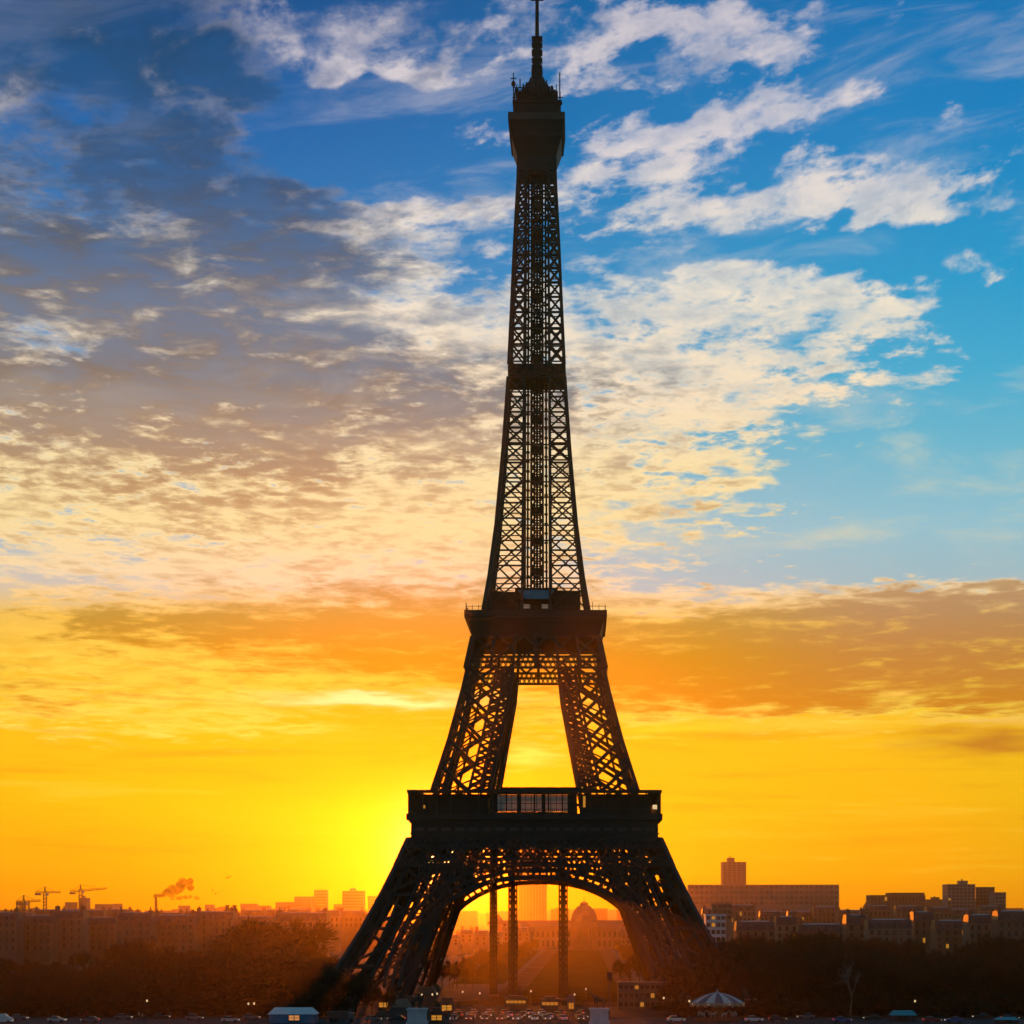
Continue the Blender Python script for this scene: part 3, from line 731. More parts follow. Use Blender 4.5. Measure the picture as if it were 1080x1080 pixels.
# summit
b = MB()
b.frus(5.6, 260, 6.0, 264); b.frus(6.0, 264, 7.9, 269.8)
for f in range(4):
    rm = Matrix.Rotation(f*math.pi/2, 3, 'Z')
    for i in range(13):
        x = -1 + 2*i/12
        if f % 2 and i in (0, 12): continue
        b.bar(rm @ Vector((8.0*x, -8.0, 269.6)), rm @ Vector((8.6*x, -8.6, 274.5)), 0.35)
b.frus(7.7, 269.8, 8.3, 274.5); b.box(-8.8, 8.8, -8.8, 8.8, 274.4, 276.9)
for i in range(2): b.box(-8.3, 8.3, -8.3, 8.3, 269.7 + 2.4*i, 270.1 + 2.4*i)
sm = b.build('summit_platform', M['iron'], tower, (0, 0, -1.6))
b = MB(); ring(b, 8.85, 274.6, 276.7, .3); b.build('gallery_band', M['frieze'], sm)
b = MB()
b.box(-7.0, 7.0, -7.0, 7.0, 276.9, 279.6); b.box(-7.5, 7.5, -7.5, 7.5, 279.6, 280.1); b.frus(6.2, 280.1, 5.6, 282.2); b.box(-6.6, 6.6, -6.6, 6.6, 282.2, 282.6)
b.lathe([(4.6, 282.6), (4.4, 284.4), (3.6, 286.0), (2.4, 287.0), (2.0, 287.6), (0, 287.6)], 16)
for f in range(8):
    a = f*math.pi/4 + .39; b.bar((4.5*math.cos(a), 4.5*math.sin(a), 282.6), (2.1*math.cos(a), 2.1*math.sin(a), 287.6), 0.4)
ST = lambda v: [(x, y, z if z < 276.9 else 276.9 + (z-276.9)*1.3) for x, y, z in v]
b.v = ST(b.v); b.build('summit_cabin', M['iron_dark'], sm)
b = MB(); rr = random.Random(3)
for i in range(15):
    x = -7.2 + 14.4*i/14
    for y in (-7.2, 7.2):
        h = rr.uniform(1.6, 5.2) if i not in (0, 14) else 6.6
        b.bar((x, y, 280.0), (x, y, 280.1 + h), rr.uniform(.22, .5))
        if rr.random() < .7: b.tube((x, y-.3, 280.1+h*.6), (x, y+.3, 280.1+h*.6), .7, .7, 8); b.bar((x-.9, y, 280.1+h*.8), (x+.9, y, 280.1+h*.8), .2)
for y in range(-6, 7, 3):
    for x in (-7.2, 7.2):
        h = rr.uniform(1.5, 5.5); b.bar((x, y, 280.0), (x, y, 280.1+h), .35)
for i in range(14):
    a = rr.uniform(0, 6.28); r_ = rr.uniform(4.4, 5.6); w_ = rr.uniform(.2, .6); b.box(r_*math.cos(a)-w_, r_*math.cos(a)+w_, r_*math.sin(a)-w_, r_*math.sin(a)+w_, 280.3, 282.6+rr.uniform(.8, 3.4))
b.box(-7.4, 7.4, -7.4, 7.4, 279.9, 280.2)
b.v = ST(b.v); b.build('aerials', M['iron_dark'], sm)
b = MB()
b.box(-1.75, 1.75, -1.75, 1.75, 290.5, 293.4); b.box(-1.25, 1.25, -1.25, 1.25, 293.4, 303.6)
for z in (294.0, 296.4, 298.8, 301.2, 303.2): b.box(-1.7, 1.7, -1.7, 1.7, z, z + .35)
for i in range(14):
    z = 293.8 + i*.68
    for s_ in (-1, 1): b.bar((s_*1.3, -1.35, z), (s_*1.6, -1.6, z+.3), .14); b.bar((s_*1.35, 1.3, z), (s_*1.6, 1.6, z+.3), .14)
an = b.build('antenna_mast', M['iron_dark'], sm)
b = MB(); b.tube((0,0,303.5), (0,0,315.7), .66, .55, 10); b.box(-2.0, 2.0, -.3, .3, 315.5, 316.0); b.tube((0,0,316.0), (0,0,324), .35, .2, 8)
b.build('whip_aerial', M['iron_dark'], an)

# ------------------------------------------------------------------ masts under the arch
def mast(px, y, w, label, top=54.2, lattice=True):
    d = y - CY; X = wx(px, d)
    t = thing('lattice_mast', label, 'mast', (X, y, 0), 0, 'masts standing under the arch')
    b = MB(); h = w/2
    for sx_ in (-h, h):
        for sy_ in (-h, h): b.bar((sx_, sy_, 0.6), (sx_, sy_, top), 0.42)
    z = 0.8; k_ = 0
    while z < top - w:
        for f in range(4):
            rm = Matrix.Rotation(f*math.pi/2, 3, 'Z')
            b.bar(rm @ Vector((-h, -h, z)), rm @ Vector((h, -h, z+w*.8)), .24); b.bar(rm @ Vector((h, -h, z)), rm @ Vector((-h, -h, z+w*.8)), .24)
            b.bar(rm @ Vector((-h, -h, z)), rm @ Vector((h, -h, z)), .22)
        z += w*.8
    for zc in range(6, int(top), 8): b.box(-h-.25, h+.25, -h-.25, h+.25, zc, zc+.5)
    b.build('mast_frame', M['iron_dark'], t)
    b = MB(); b.box(-h*.66, h*.66, -h*.66, h*.66, .6, top); b.build('mast_core', M['iron'], t)
    b = MB(); b.box(-w*.9, w*.9, -w*.9, w*.9, 0, .6); b.build('footing', M['stone_c'], t)
    return t
mast(520.5, 10, 1.9, 'leftmost and thinnest of the three masts seen through the tower arch')
mast(541, -16, 2.4, 'middle dark mast seen through the tower arch, just right of the thin one')
mast(594, -16, 2.4, 'rightmost dark mast standing alone in the middle of the tower arch')

# ------------------------------------------------------------------ buildings
def window_mesh(w, h, lit=False):
    b = MB()
    b.box(-w/2-.12, w/2+.12, -.10, 0.0, -.12, 0.0, 1); b.box(-w/2-.12, w/2+.12, -.10, 0.0, h, h+.14, 1)
    b.box(-w/2-.12, -w/2, -.10, 0, 0, h, 1); b.box(w/2, w/2+.12, -.10, 0, 0, h, 1); b.box(-.05, .05, -.06, 0, 0, h, 1)
    b.face([(-w/2, -.02, 0), (w/2, -.02, 0), (w/2, -.02, h), (-w/2, -.02, h)], 0)
    return b.mesh('window', [M['lit'] if lit else M['glass'], M['stone_b']])
WM = {}
def wmesh(w, h, lit):
    k_ = (round(w, 1), round(h, 1), lit)
    if k_ not in WM: WM[k_] = window_mesh(*k_)
    return WM[k_]
def haussmann(px0, px1, d, ytop, wallm, label, cat='building', group=None, floors=6, glowp=0.05, depth=14, seed=0, roofm='zinc', name='apartment_building', wfrom=0):
    """street block with mansard roof; ytop = photo row of its ridge"""
    r_ = random.Random(seed)
    x0, x1 = wx(px0, d), wx(px1, d); H = wz(ytop, d); Wd = x1 - x0
    rh = min(4.5, H*.2); hw = H - rh
    t = thing(name, label, cat, ((x0+x1)/2, wy(d), 0), 0, group)
    h = Wd/2
    b = MB(); b.box(-h, h, 0, depth, -.2, hw)
    b.box(-h-.15, h+.15, -.35, 0, hw-.45, hw); fh = hw/floors
    for f in range(1, floors): b.box(-h, h, -.18, 0, f*fh-.12, f*fh+.12)
    b.build('wall', wallm, t)
    b = MB(); i_ = 1.7
    b.hexa([(-h-.1,-.2,hw),(h+.1,-.2,hw),(h+.1,depth,hw),(-h-.1,depth,hw),(-h+.2,i_,H-.5),(h-.2,i_,H-.5),(h-.2,depth-i_,H-.5),(-h+.2,depth-i_,H-.5)])
    b.hexa([(-h+.2,i_,H-.5),(h-.2,i_,H-.5),(h-.2,depth-i_,H-.5),(-h+.2,depth-i_,H-.5),(-h+.2,depth/2-.4,H),(h-.2,depth/2-.4,H),(h-.2,depth/2+.4,H),(-h+.2,depth/2+.4,H)])
    nw = max(2, int(Wd/3.2))
    for i in range(nw):
        x = -h + Wd*(i+.5)/nw; b.box(x-.75, x+.75, -.05, 1.6, hw+.5, hw+2.4)
    rf = b.build('roof', M[roofm], t)
    for q in range(2):
        x = (-h+.5, h-2.2)[q] if Wd > 8 else -h+.5
        b = MB(); b.box(x, x+1.7, 3, 7, hw+1, H+r_.uniform(.8, 2.2))
        for p in range(3): b.tube((x+.85, 3.7+p*1.2, H+.5), (x+.85, 3.7+p*1.2, H+2.6), .18, .15, 6)
        b.build('chimney', M['brick'], rf)
        if Wd <= 8: break
    for f in range(wfrom, floors):
        for i in range(nw):
            x = -h + Wd*(i+.5)/nw
            o = link('window', wmesh(1.25, fh*.62, r_.random() < glowp), t, (x, 0, f*fh + fh*.16))
    return t
def block(px0, px1, d, ytop, m, label, cat='building', group=None, depth=25, floors=10, cols=12, name='office_block', win=True, plant=True, seed=0, glowp=.03, base=0.0, frompy=None):
    r_ = random.Random(seed)
    x0, x1 = wx(px0, d), wx(px1, d); H = wz(ytop, d); h = (x1-x0)/2
    t = thing(name, label, cat, ((x0+x1)/2, wy(d), 0), 0, group)
    b = MB(); b.box(-h, h, 0, depth, -.2, H-.9); b.box(-h-.2, h+.2, -.2, depth+.2, H-.9, H)
    b.build('wall', m, t)
    if plant:
        b = MB(); w_ = h*r_.uniform(.25, .5); o_ = r_.uniform(-.3, .3)*h
        b.box(o_-w_, o_+w_, depth*.3, depth*.7, H, H+max(2.5, H*.06)); b.box(o_-w_*.3, o_-w_*.1, depth*.4, depth*.5, H+max(2.5, H*.06), H+max(4, H*.09))
        b.build('roof_plant', m, t)
    if win:
        fh = H/floors; cw = 2*h/cols
        z_lo = 0 if frompy is None else wz(frompy, d)
        for f in range(floors):
            if f*fh < z_lo: continue
            for i in range(cols):
                lit = r_.random() < glowp
                me = wmesh(cw*.62, fh*.5, lit)
                link('window', me, t, (-h + cw*(i+.5), 0, f*fh + fh*.25))
    return t
# street blocks on the left, behind the grove
xs = [-25, 18, 55, 88, 122, 160, 205, 246, 290, 345]
tops = [962, 965, 960, 967, 962, 964.5, 961, 966, 962]
wm = ['stone_c', 'stone_b', 'stone', 'stone_b', 'stone_c', 'stone_b', 'stone_b', 'stone_c', 'stone_b']
lab = ['apartment block with zinc roof at the far left edge of the skyline', 'apartment block with mansard roof below the small cluttered crane', 'paler apartment block with tall windows below the left tall crane', 'apartment block with mansard roof below the right tall crane', 'grey apartment block with zinc roof left of the smoke', 'apartment block with zinc roof directly below the smoking chimney', 'long cream apartment block right of the smoke plume', 'grey apartment block behind the pair of short dark chimney stubs', 'cream apartment block left of the tower leg, below the stepped slab block']
for i in range(9):
    haussmann(xs[i]+.6, xs[i+1]-.6, 1000 + 22*((i*5) % 4), tops[i], M[wm[i]], lab[i], seed=i, floors=6, glowp=0, group='apartment blocks left of the tower', wfrom=2)
# second and third street rows, further back, filling the gap down to the arch
r_ = random.Random(5)
for i in range(16):
    px = -20 + i*27 + r_.uniform(-4, 4); d = 1500 + r_.uniform(-120, 200)
    haussmann(px, px + 25, d, r_.uniform(958.5, 962.5), M[r_.choice(['stone', 'stone_b', 'stone_c'])], 'hazy zinc roofed block in the second street row left of the tower', group='second street row left of the tower', seed=40+i, floors=6, glowp=0, wfrom=4)
# right side street blocks
xs = [776, 818, 842, 892, 915, 963, 986, 1021, 1052, 1100]
tops = [967, 962, 970, 960, 965, 957, 966, 960, 956]
labr = ['cream apartment block under the middle of the wide hazy slab', 'stone apartment block under the right part of the wide hazy slab', 'grey apartment block at the right end of the wide hazy slab', 'apartment block with a bright glowing pane as sunrise reflection left of the flat roofed hall', 'apartment block in front of the flat roofed hall', 'grey apartment block between the flat roofed hall and the stepped tower', 'apartment block with sunrise reflections glowing in its top windows below the stepped tower', 'pale apartment block right of the stepped tower', 'apartment block with sunrise reflections glowing in its windows at the right edge of the skyline']
for i in range(9):
    haussmann(xs[i]+.6, xs[i+1]-.6, 880 + 30*((i*3) % 4), tops[i] + 4, M[['stone_b', 'stone', 'stone_c'][i % 3]], labr[i], seed=20+i, floors=6, glowp=.05 if i > 2 else .02, group='apartment blocks right of the tower', wfrom=2)  # emissive panes stand in for sunrise reflected in the windows
for i in range(12):
    px = 742 + i*29 + r_.uniform(-4, 4); d = 1450 + r_.uniform(-120, 200)
    haussmann(px, px + 27, d, r_.uniform(954, 961), M[r_.choice(['stone', 'stone_b', 'stone_c'])], 'hazy zinc roofed block in the second street row right of the tower', group='second street row right of the tower', seed=70+i, floors=6, glowp=.03, wfrom=4)
block(744.5, 765.5, 800, 964, M['white'], 'white flat roofed block beside the right tower leg', floors=9, cols=4, depth=12, seed=1, plant=False, frompy=1000)
block(752, 772, 1150, 952.5, M['stone'], 'pinkish pale block just above the white block by the right leg', floors=10, cols=4, depth=14, seed=2, plant=False, frompy=975)
# hazy large buildings right
block(727, 885, 2300, 933, M['concrete'], 'very wide hazy flat slab building right of the tower', floors=10, cols=30, depth=40, seed=3, plant=False, frompy=958, glowp=0, name='slab_building')
block(762, 787, 2700, 909, M['concrete'], 'hazy square tower block rising behind the wide slab', floors=30, cols=5, depth=32, seed=4, frompy=934, glowp=0, name='tower_block')
block(918, 976, 2000, 944, M['stone_c'], 'long low flat roofed hall between the slab and the stepped tower', floors=6, cols=16, depth=30, seed=6, plant=False, frompy=957, glowp=.02, name='hall')
block(938, 975, 2040, 941.5, M['stone_c'], 'raised rear block of the flat roofed hall', win=False, depth=25, seed=7, plant=False, name='hall')
block(999.5, 1028.5, 1700, 932.5, M['concrete'], 'tallest left block of the stepped hazy tower at right', floors=18, cols=7, depth=25, seed=8, frompy=958, glowp=.02, name='tower_block')
block(1028.8, 1049, 1760, 935.5, M['tower_glass'], 'middle darker block of the stepped hazy tower at right', floors=16, cols=5, depth=25, seed=9, plant=False, frompy=958, glowp=.02, name='tower_block')
block(1049.3, 1061, 1720, 941, M['concrete'], 'lowest right block of the stepped hazy tower at right', floors=14, cols=3, depth=25, seed=10, plant=False, frompy=958, glowp=.02, name='tower_block')
block(976.5, 999, 2300, 948.5, M['stone_c'], 'low hazy block filling the gap left of the stepped tower', win=False, depth=25, seed=11, name='office_block')
# hazy far towers left
far = [(68.5,78,951.5,3000,'left small hazy tower between the two tall cranes'),(83.5,91.5,947,3000,'slim hazy tower directly behind the right crane mast'),(100,118.5,953.5,3000,'low wide hazy block right of the cranes'),(120,126,953,3200,'tiny hazy tower between the low block and the smoke'),
 (253.5,270.5,953,3200,'low hazy block left of the stepped slab'),(272,284,955,3300,'lowest hazy block between two others left of the stepped slab'),(290.5,310,951.5,3100,'low left wing beside the stepped slab'),(310.3,331,945.5,3100,'middle part of the stepped hazy slab left of the leg'),(331.2,344.5,938.5,3120,'tall right part of the stepped hazy slab left of the leg'),(361,383.5,939.5,2900,'square hazy tower beside the left tower leg'),(388,396,945,3300,'narrow hazy block half hidden by the left tower leg'),(352,360,953.5,3300,'very low hazy block left of the square hazy tower'),(216,224,954,3300,'small hazy block right of the smoke'),(188,198,955,3300,'small hazy block under the drifting smoke')]
for i, (a, b_, y, d, l) in enumerate(far):
    block(a, b_, d, y, M['concrete'], l, depth=22, floors=14, cols=max(3, int((b_-a)/2.5)), seed=30+i, plant=(i in (1, 9)), glowp=0, frompy=959, name='far_block', group='hazy far blocks left of the tower')
# great slab tower behind the arch
t = thing('skyscraper', 'huge hazy slab skyscraper behind the arch, its top hidden by the iron girder', 'skyscraper', (wx(561.5, 3300), wy(3300), 0))
b = MB(); hw_ = 29.5*3300/F/2
b.box(-hw_, hw_, 0, 40, -.2, 196); b.box(-hw_+3, hw_-3, 3, 37, 196, 202)
b.build('wall', M['tower_glass'], t)
for i in range(9):
    b = MB(); x = -hw_ + 2*hw_*(i+.5)/9; b.box(x-.5, x+.5, -.6, 0, 0, 196); b.build('mullion', M['concrete'], t)

# domed school at the end of the park
d = 1480.0
t = thing('military_school', 'long hazy palace with a square dome at the far end of the lawn', 'palace', (wx(616, d), wy(d), 0))
b = MB()
b.box(-62, -9, 0, 16, -.2, 17); b.box(9, 62, 0, 16, -.2, 17); b.box(-9, 9, -4, 20, -.2, 21); b.box(-70, -62, -6, 22, -.2, 19); b.box(62, 70, -6, 22, -.2, 19)
b.box(-62, -9, -.5, 0, 15.9, 16.9); b.box(9, 62, -.5, 0, 15.9, 16.9)
for i in range(8): b.tube((-7.6+i*2.17, -5.2, 1), (-7.6+i*2.17, -5.2, 16), .55, .5, 8)
b.box(-9, 9, -6, -4, 16, 18); b.prism([(-9, 18), (9, 18), (0, 22.5)], -6, -4.01)
b.build('wall', M['stone_b'], t)
b = MB()
b.hexa([(-62,0,17),(-9,0,17),(-9,16,17),(-62,16,17),(-62,5,22),(-9,5,22),(-9,11,22),(-62,11,22)])
b.hexa([(9,0,17),(62,0,17),(62,16,17),(9,16,17),(9,5,22),(62,5,22),(62,11,22),(9,11,22)])
for s_ in (-1, 1): b.frus(7.2, 19, 2.0, 26, cx=s_*66, cy=8)
b.build('roof', M['zinc'], t)
b = MB()
dp = [(10, 21), (10, 22.5), (9.2, 26), (7.6, 29.5), (5.2, 32.2), (3.0, 33.6), (3.0, 35), (0, 36.5)]
for (a0, z0), (a1, z1) in zip(dp, dp[1:]): b.frus(a0, z0, a1, z1, cy=8)
b.bar((0,8,36), (0,8,40), .35)
b.build('dome', M['zinc'], t)
for s_ in (-1, 1):
    for i in range(13):
        for z, hh in ((2.2, 4.6), (9.4, 4.2)):
            link('window', wmesh(1.7, hh, False), t, (s_*(11.5+i*3.9), 0, z))
# blocks along both sides of the park
for i in range(8):
    px = 440 + i*15; 
    haussmann(px, px + 14.2, 1150 + 60*(i % 4), 984 - 1.2*i + (i % 3)*2, M[['stone_b', 'stone_c', 'stone'][i % 3]], 'hazy apartment block behind the park trees, left half of the arch', group='blocks left of the park seen through the arch', seed=100+i, floors=5, glowp=0, wfrom=3)
for i in range(5):
    px = 655 + i*11
    haussmann(px, px + 10.4, 1130 + 50*(i % 3), 978 + (i % 3)*2.5, M[['stone_b', 'stone_c', 'stone'][i % 3]], 'hazy apartment block behind the park trees, right half of the arch', group='blocks right of the park seen through the arch', seed=120+i, floors=5, glowp=0, wfrom=3)
# filler city beyond
for i in range(34):
    px = -20 + i*33.5 + r_.uniform(-6, 6); d = r_.uniform(3400, 4400)
    block(px, px + r_.uniform(18, 36), d, r_.uniform(957.5, 962.5), M[r_.choice(['concrete', 'stone_c'])], 'hazy low city block on the far horizon', group='far horizon city blocks', win=False, depth=40, seed=200+i, name='distant_block', plant=r_.random() < .5)
# the grey two-storey building by the right foot
block(652, 708, 545, 1036, M['stone_c'], 'low grey two storey building with small windows beside the right foot of the arch', floors=3, cols=10, depth=10, seed=12, plant=False, name='ticket_building', glowp=.06)

# ------------------------------------------------------------------ cranes, chimney and smoke
def crane(pxm, ytop, d, jx0, jx1, yj0, yj1, label, tw=1.8):
    t = thing('tower_crane', label, 'crane', (wx(pxm, d), wy(d), 0), 0, 'construction cranes on the left skyline')
    H = wz(ytop, d); zj = wz((yj0+yj1)/2, d)
    b = MB(); z = 0
    for s_ in (-1, 1):
        for q in (-1, 1): b.bar((s_*tw, q*tw, 0), (s_*tw, q*tw, zj), .5)
    while z < zj - 4:
        for q in (-1, 1): b.bar((-tw, q*tw, z), (tw, q*tw, z+4), .45); b.bar((q*tw, -tw, z), (q*tw, tw, z+4), .45)
        z += 4
    b.build('mast', M['crane'], t)
    b = MB(); X0, X1 = wx(jx0, d)-wx(pxm, d), wx(jx1, d)-wx(pxm, d); z0, z1 = wz(yj0, d), wz(yj1, d)
    b.bar((X0, 0, z0), (X1, 0, z1), .8); b.bar((X0, 0, z0+2.2), (X1, 0, z1+1.6), .5)
    n_ = 16
    for i in range(n_):
        f0, f1 = i/n_, (i+1)/n_; xa, xb = X0+(X1-X0)*f0, X0+(X1-X0)*f1
        b.bar((xa, 0, z0+(z1-z0)*f0), (xb, 0, z0+(z1-z0)*f1+1.8), .35)
    b.build('jib', M['crane'], t)
    b = MB(); b.box(X0, X0+7, -1.2, 1.2, z0-2.6, z0-.4); b.build('counterweight', M['concrete'], t)
    b = MB(); b.bar((-1, 0, zj), (0, 0, H), .9); b.bar((1, 0, zj), (0, 0, H), .9); b.bar((0,0,H), (X0*.8, 0, z0+3), .35); b.bar((0,0,H), (X1*.6, 0, z1+2), .35)
    b.build('apex', M['crane'], t)
    b = MB(); b.box(1.2, 4.2, -1.4, 1.4, zj-3.2, zj-.6); b.build('cab', M['white'], t)
    return t
crane(47.5, 935, 2400, 37, 64, 942, 941.5, 'left tall tower crane with short level jib')
crane(85, 933, 2400, 73.5, 113, 941, 937.5, 'right tall tower crane with longest jib rising to the right')
crane(25, 944, 2200, 17, 43, 952, 950.5, 'lowest tower crane, close to the left edge', tw=1.6)
t = thing('scaffold_frame', 'dark scaffold frames standing on the roof under the lowest crane', 'scaffold', (wx(24, 2150), wy(2150), 0))
for q, (x0, x1, y) in enumerate(((17.5, 20.5, 950.5), (22, 24, 952), (25.5, 30, 950.5))):
    b = MB(); X0, X1 = wx(x0, 2150)-wx(24, 2150), wx(x1, 2150)-wx(24, 2150)
    zt = wz(y, 2150)
    for x in (X0, X1):
        for yy in (0, 4): b.bar((x, yy, 0), (x, yy, zt), .7)
    z = 4
    while z <= zt:
        b.bar((X0, 0, z), (X1, 0, z), .6); b.bar((X0, 0, z-3), (X1, 0, z), .4); z += 3
    b.build('scaffold_bay', M['steel'], t)
for q, (x0, lb) in enumerate(((239.5, 'left of the two short dark chimney stubs on the roofline'), (247.5, 'right of the two short dark chimney stubs on the roofline'))):
    b = MB(); dd = 1200; X = wx(x0, dd)
    b.tube((X, wy(dd), 0), (X, wy(dd), wz(955.5, dd)), 1.3, 1.1, 10); b.tube((X, wy(dd), wz(955.5, dd)), (X, wy(dd), wz(954.6, dd)), 1.5, 1.5, 10)
    b.box(X-1.6, X+1.6, wy(dd)-1.6, wy(dd)+1.6, 0, wz(959, dd))
    tag(b.build('flue', M['brick']), lb, 'chimney', 'roof flues on the left skyline')
dC = 2600
t = thing('factory_chimney', 'slender factory chimney under the smoke plume on the left skyline', 'chimney', (wx(164.5, dC), wy(dC), 0))
b = MB(); b.tube((0,0,0), (0,0,wz(946.5, dC)), 2.6, 1.7, 12); b.build('shaft', M['brick'], t)
b = MB(); b.tube((0,0,wz(946.5, dC)), (0,0,wz(945.8, dC)), 2.0, 2.0, 12); b.build('rim', M['stone_c'], t)
# smoke: one closed lumpy volume drifting to the right
bmx = bmesh.new(); rs = random.Random(11)
def puff(px, py, r):
    c = Vector((wx(px, dC), wy(dC) + rs.uniform(-6, 6), wz(py, dC)))
    res = bmesh.ops.create_icosphere(bmx, subdivisions=2, radius=r)
    ph = [rs.uniform(0, 6) for _ in range(3)]
    for v in res['verts']:
        n_ = v.co.normalized(); kf = 1 + .22*math.sin(4*n_.x+ph[0]) * math.sin(4*n_.z+ph[1]) + .12*math.sin(9*n_.y+ph[2])
        v.co = v.co * kf; v.co.x *= 1.25; v.co += c
for q in range(46):
    f = q/45; py = 945 - 14.5*f**1.3; px = 165 + 35*f; w = 1.2 + 4.2*f
    puff(px + rs.gauss(0, w*.8), py + rs.gauss(0, w*.55), rs.uniform(1.8, 3.2) + 2.6*f*rs.random())
for q in range(12): puff(rs.uniform(178, 212), 946.5 + rs.gauss(0, 1.3), rs.uniform(1.6, 3.0))
for px, py, r in ((201,928.5,3.4),(224,939,1.7),(227,942.5,1.8),(231,941,1.3),(240,925.5,2.2),(243,924,1.6),(236,926.5,1.3)): puff(px, py, r)
me = bpy.data.meshes.new('smoke'); bmx.to_mesh(me); bmx.free()
smm = bpy.data.materials.new('smoke_volume'); smm.use_nodes = True; st = smm.node_tree; st.nodes.clear()
pv2 = st.nodes.new('ShaderNodeVolumePrincipled'); so2 = st.nodes.new('ShaderNodeOutputMaterial'); pv2.inputs['Color'].default_value = (.22,.12,.06,1); pv2.inputs['Density'].default_value = .22
st.links.new(pv2.outputs[0], so2.inputs['Volume']); me.materials.append(smm)
tag(link('smoke', me), kind='stuff')

# ------------------------------------------------------------------ trees
def tree_meshes(seed, H=16.0, spread=5.5, twigm='twig', fine=1.0, trunkm='bark', clip=None):
    r = random.Random(seed); tr = MB(); cr = MB()
    def grow(p, dirv, length, rad, depth):
        n = 3 if depth < 3 else 2
        q = p
        for s_ in range(n):
            dirv = (dirv + Vector((r.gauss(0,.12), r.gauss(0,.12), r.gauss(.04,.08)))).normalized()
            e = q + dirv * (length/n); r1 = rad*(1 - .3*(s_+1)/n)
            (tr if depth < 3 else cr).tube(q, e, rad*(1-.3*s_/n), r1, 5 if depth < 2 else 3, cap=False)
            q = e
            if depth >= 2 and s_ < n-1 and depth < 5: grow(q, side(dirv, .9), length*.55, rad*.45, depth+1)
        if depth >= 4:
            for _ in range(int(7*fine+.5)):
                twig(p.lerp(q, r.random()), dirv)
            return
        kids_ = 4 if depth == 0 else 3
        for i in range(kids_):
            grow(q, side(dirv, .55 + .25*r.random()), length*r.uniform(.62, .82), rad*.58, depth+1)
    def side(dv, amt):
        a = r.uniform(0, 6.283); u = dv.cross(Vector((0,0,1))) if abs(dv.z) < .95 else Vector((1,0,0)); u.normalize(); w = dv.cross(u)
        return (dv + (u*math.cos(a) + w*math.sin(a))*amt*1.15 + Vector((0,0,.08))).normalized()
    def twig(p, dv):
        d2 = (dv*.6 + Vector((r.gauss(0,.6), r.gauss(0,.6), r.gauss(.15,.5)))).normalized(); L = r.uniform(.6, 1.7); e = p + d2*L
        w = d2.cross(Vector((r.gauss(0,1), r.gauss(0,1), r.gauss(0,1)))).normalized()*r.uniform(.035, .075)
        cr.face([p-w, p+w, e+w*.3, e-w*.3])
        if r.random() < .7:
            m_ = p.lerp(e, .5); e2 = m_ + (d2 + Vector((r.gauss(0,.7), r.gauss(0,.7), r.gauss(0,.5)))).normalized()*L*.6
            cr.face([m_-w*.7, m_+w*.7, e2+w*.2, e2-w*.2])
    grow(Vector((0,0,-.1)), Vector((0,0,1)), H*.26, .34, 0)
    zmax = max(v[2] for v in cr.v); f = H/zmax; rx = sorted(abs(v[0]) for v in cr.v)[int(len(cr.v)*.95)]; fx = spread/rx
    for b in (tr, cr): b.v = [(x*fx, y*fx, z*f) for x, y, z in b.v]
    return tr.mesh('trunk', M[trunkm], True), cr.mesh('crown', M[twigm])
def make_tree(seed, name, label, cat, group, **kw):
    a, b = tree_meshes(seed, **kw)
    t = thing(name, label, cat, (0,0,0), 0, group); link('trunk', a, t); link('crown', b, t); return t
proto = [make_tree(s, 'bare_tree', '', 'tree', '', H=16, spread=4.4 + .35*s, twigm=('twig' if s % 2 else 'twig_b')) for s in (1, 2, 3, 4, 5, 6)]
used = set()
def plant(px, d, ytop, label, group, pi=None, wide=1.0):
    H = wz(ytop, d); i = rnd.randrange(6) if pi is None else pi
    loc = (wx(px, d), wy(d), 0); rz = rnd.uniform(0, 6.28)
    if i not in used:
        used.add(i); t = proto[i]; t.location = loc; t.rotation_euler = (0,0,rz); t['label'] = label; t['group'] = group
    else: t = copy_tree(proto[i], loc, rz, label, group)
    s_ = H/16.0; t.scale = (s_*wide, s_*wide, s_)
    return t
def clash(X, Y, r=6):
    if 34 < abs(X) < 70 and 34 < abs(Y) < 70: return True
    return False
LG = 'bare winter tree in the brown grove left of the tower'; RG = 'bare winter tree in the dark grove right of the tower'
def profL(x): return interp([(-30,1004),(60,1010),(110,1004),(135,986),(150,990),(200,1004),(235,988),(262,976),(292,970),(318,980),(334,1000),(350,1012),(368,1018)], x)
def profR(x): return interp([(742,1004),(756,986),(790,980),(830,983),(870,977),(905,983),(950,990),(1000,994),(1050,984),(1100,982)], x)
cnt = 0
def grove(x0, x1, n, d0, d1, prof, low, label, group, rs):
    for i in range(n):
        px = x0 + (x1-x0)*(i+.5)/n + rs.uniform(-4, 4); d = rs.uniform(d0, d1)
        X, Y = wx(px, d), wy(d)
        if clash(X, Y): continue
        plant(px, d, prof(px) + low + rs.choice((-7, -2, 0, 2, 4, 7, 11)) + rs.uniform(-2, 2), label, group, wide=rs.uniform(.72, 1.15))
rs = random.Random(21)
for (n_, d0, d1, low) in ((22, 640, 760, -1), (24, 575, 640, 5), (24, 530, 570, 14), (20, 505, 525, 24)):
    grove(-20, 352, n_, d0, d1, profL, low, LG, 'grove left of the tower', rs)
for (n_, d0, d1, low) in ((22, 640, 760, -1), (24, 575, 640, 4), (24, 530, 570, 12), (20, 508, 526, 22)):
    grove(752 if d0 > 560 else 730, 1100, n_, d0, d1, profR, low, RG, 'grove right of the tower', rs)
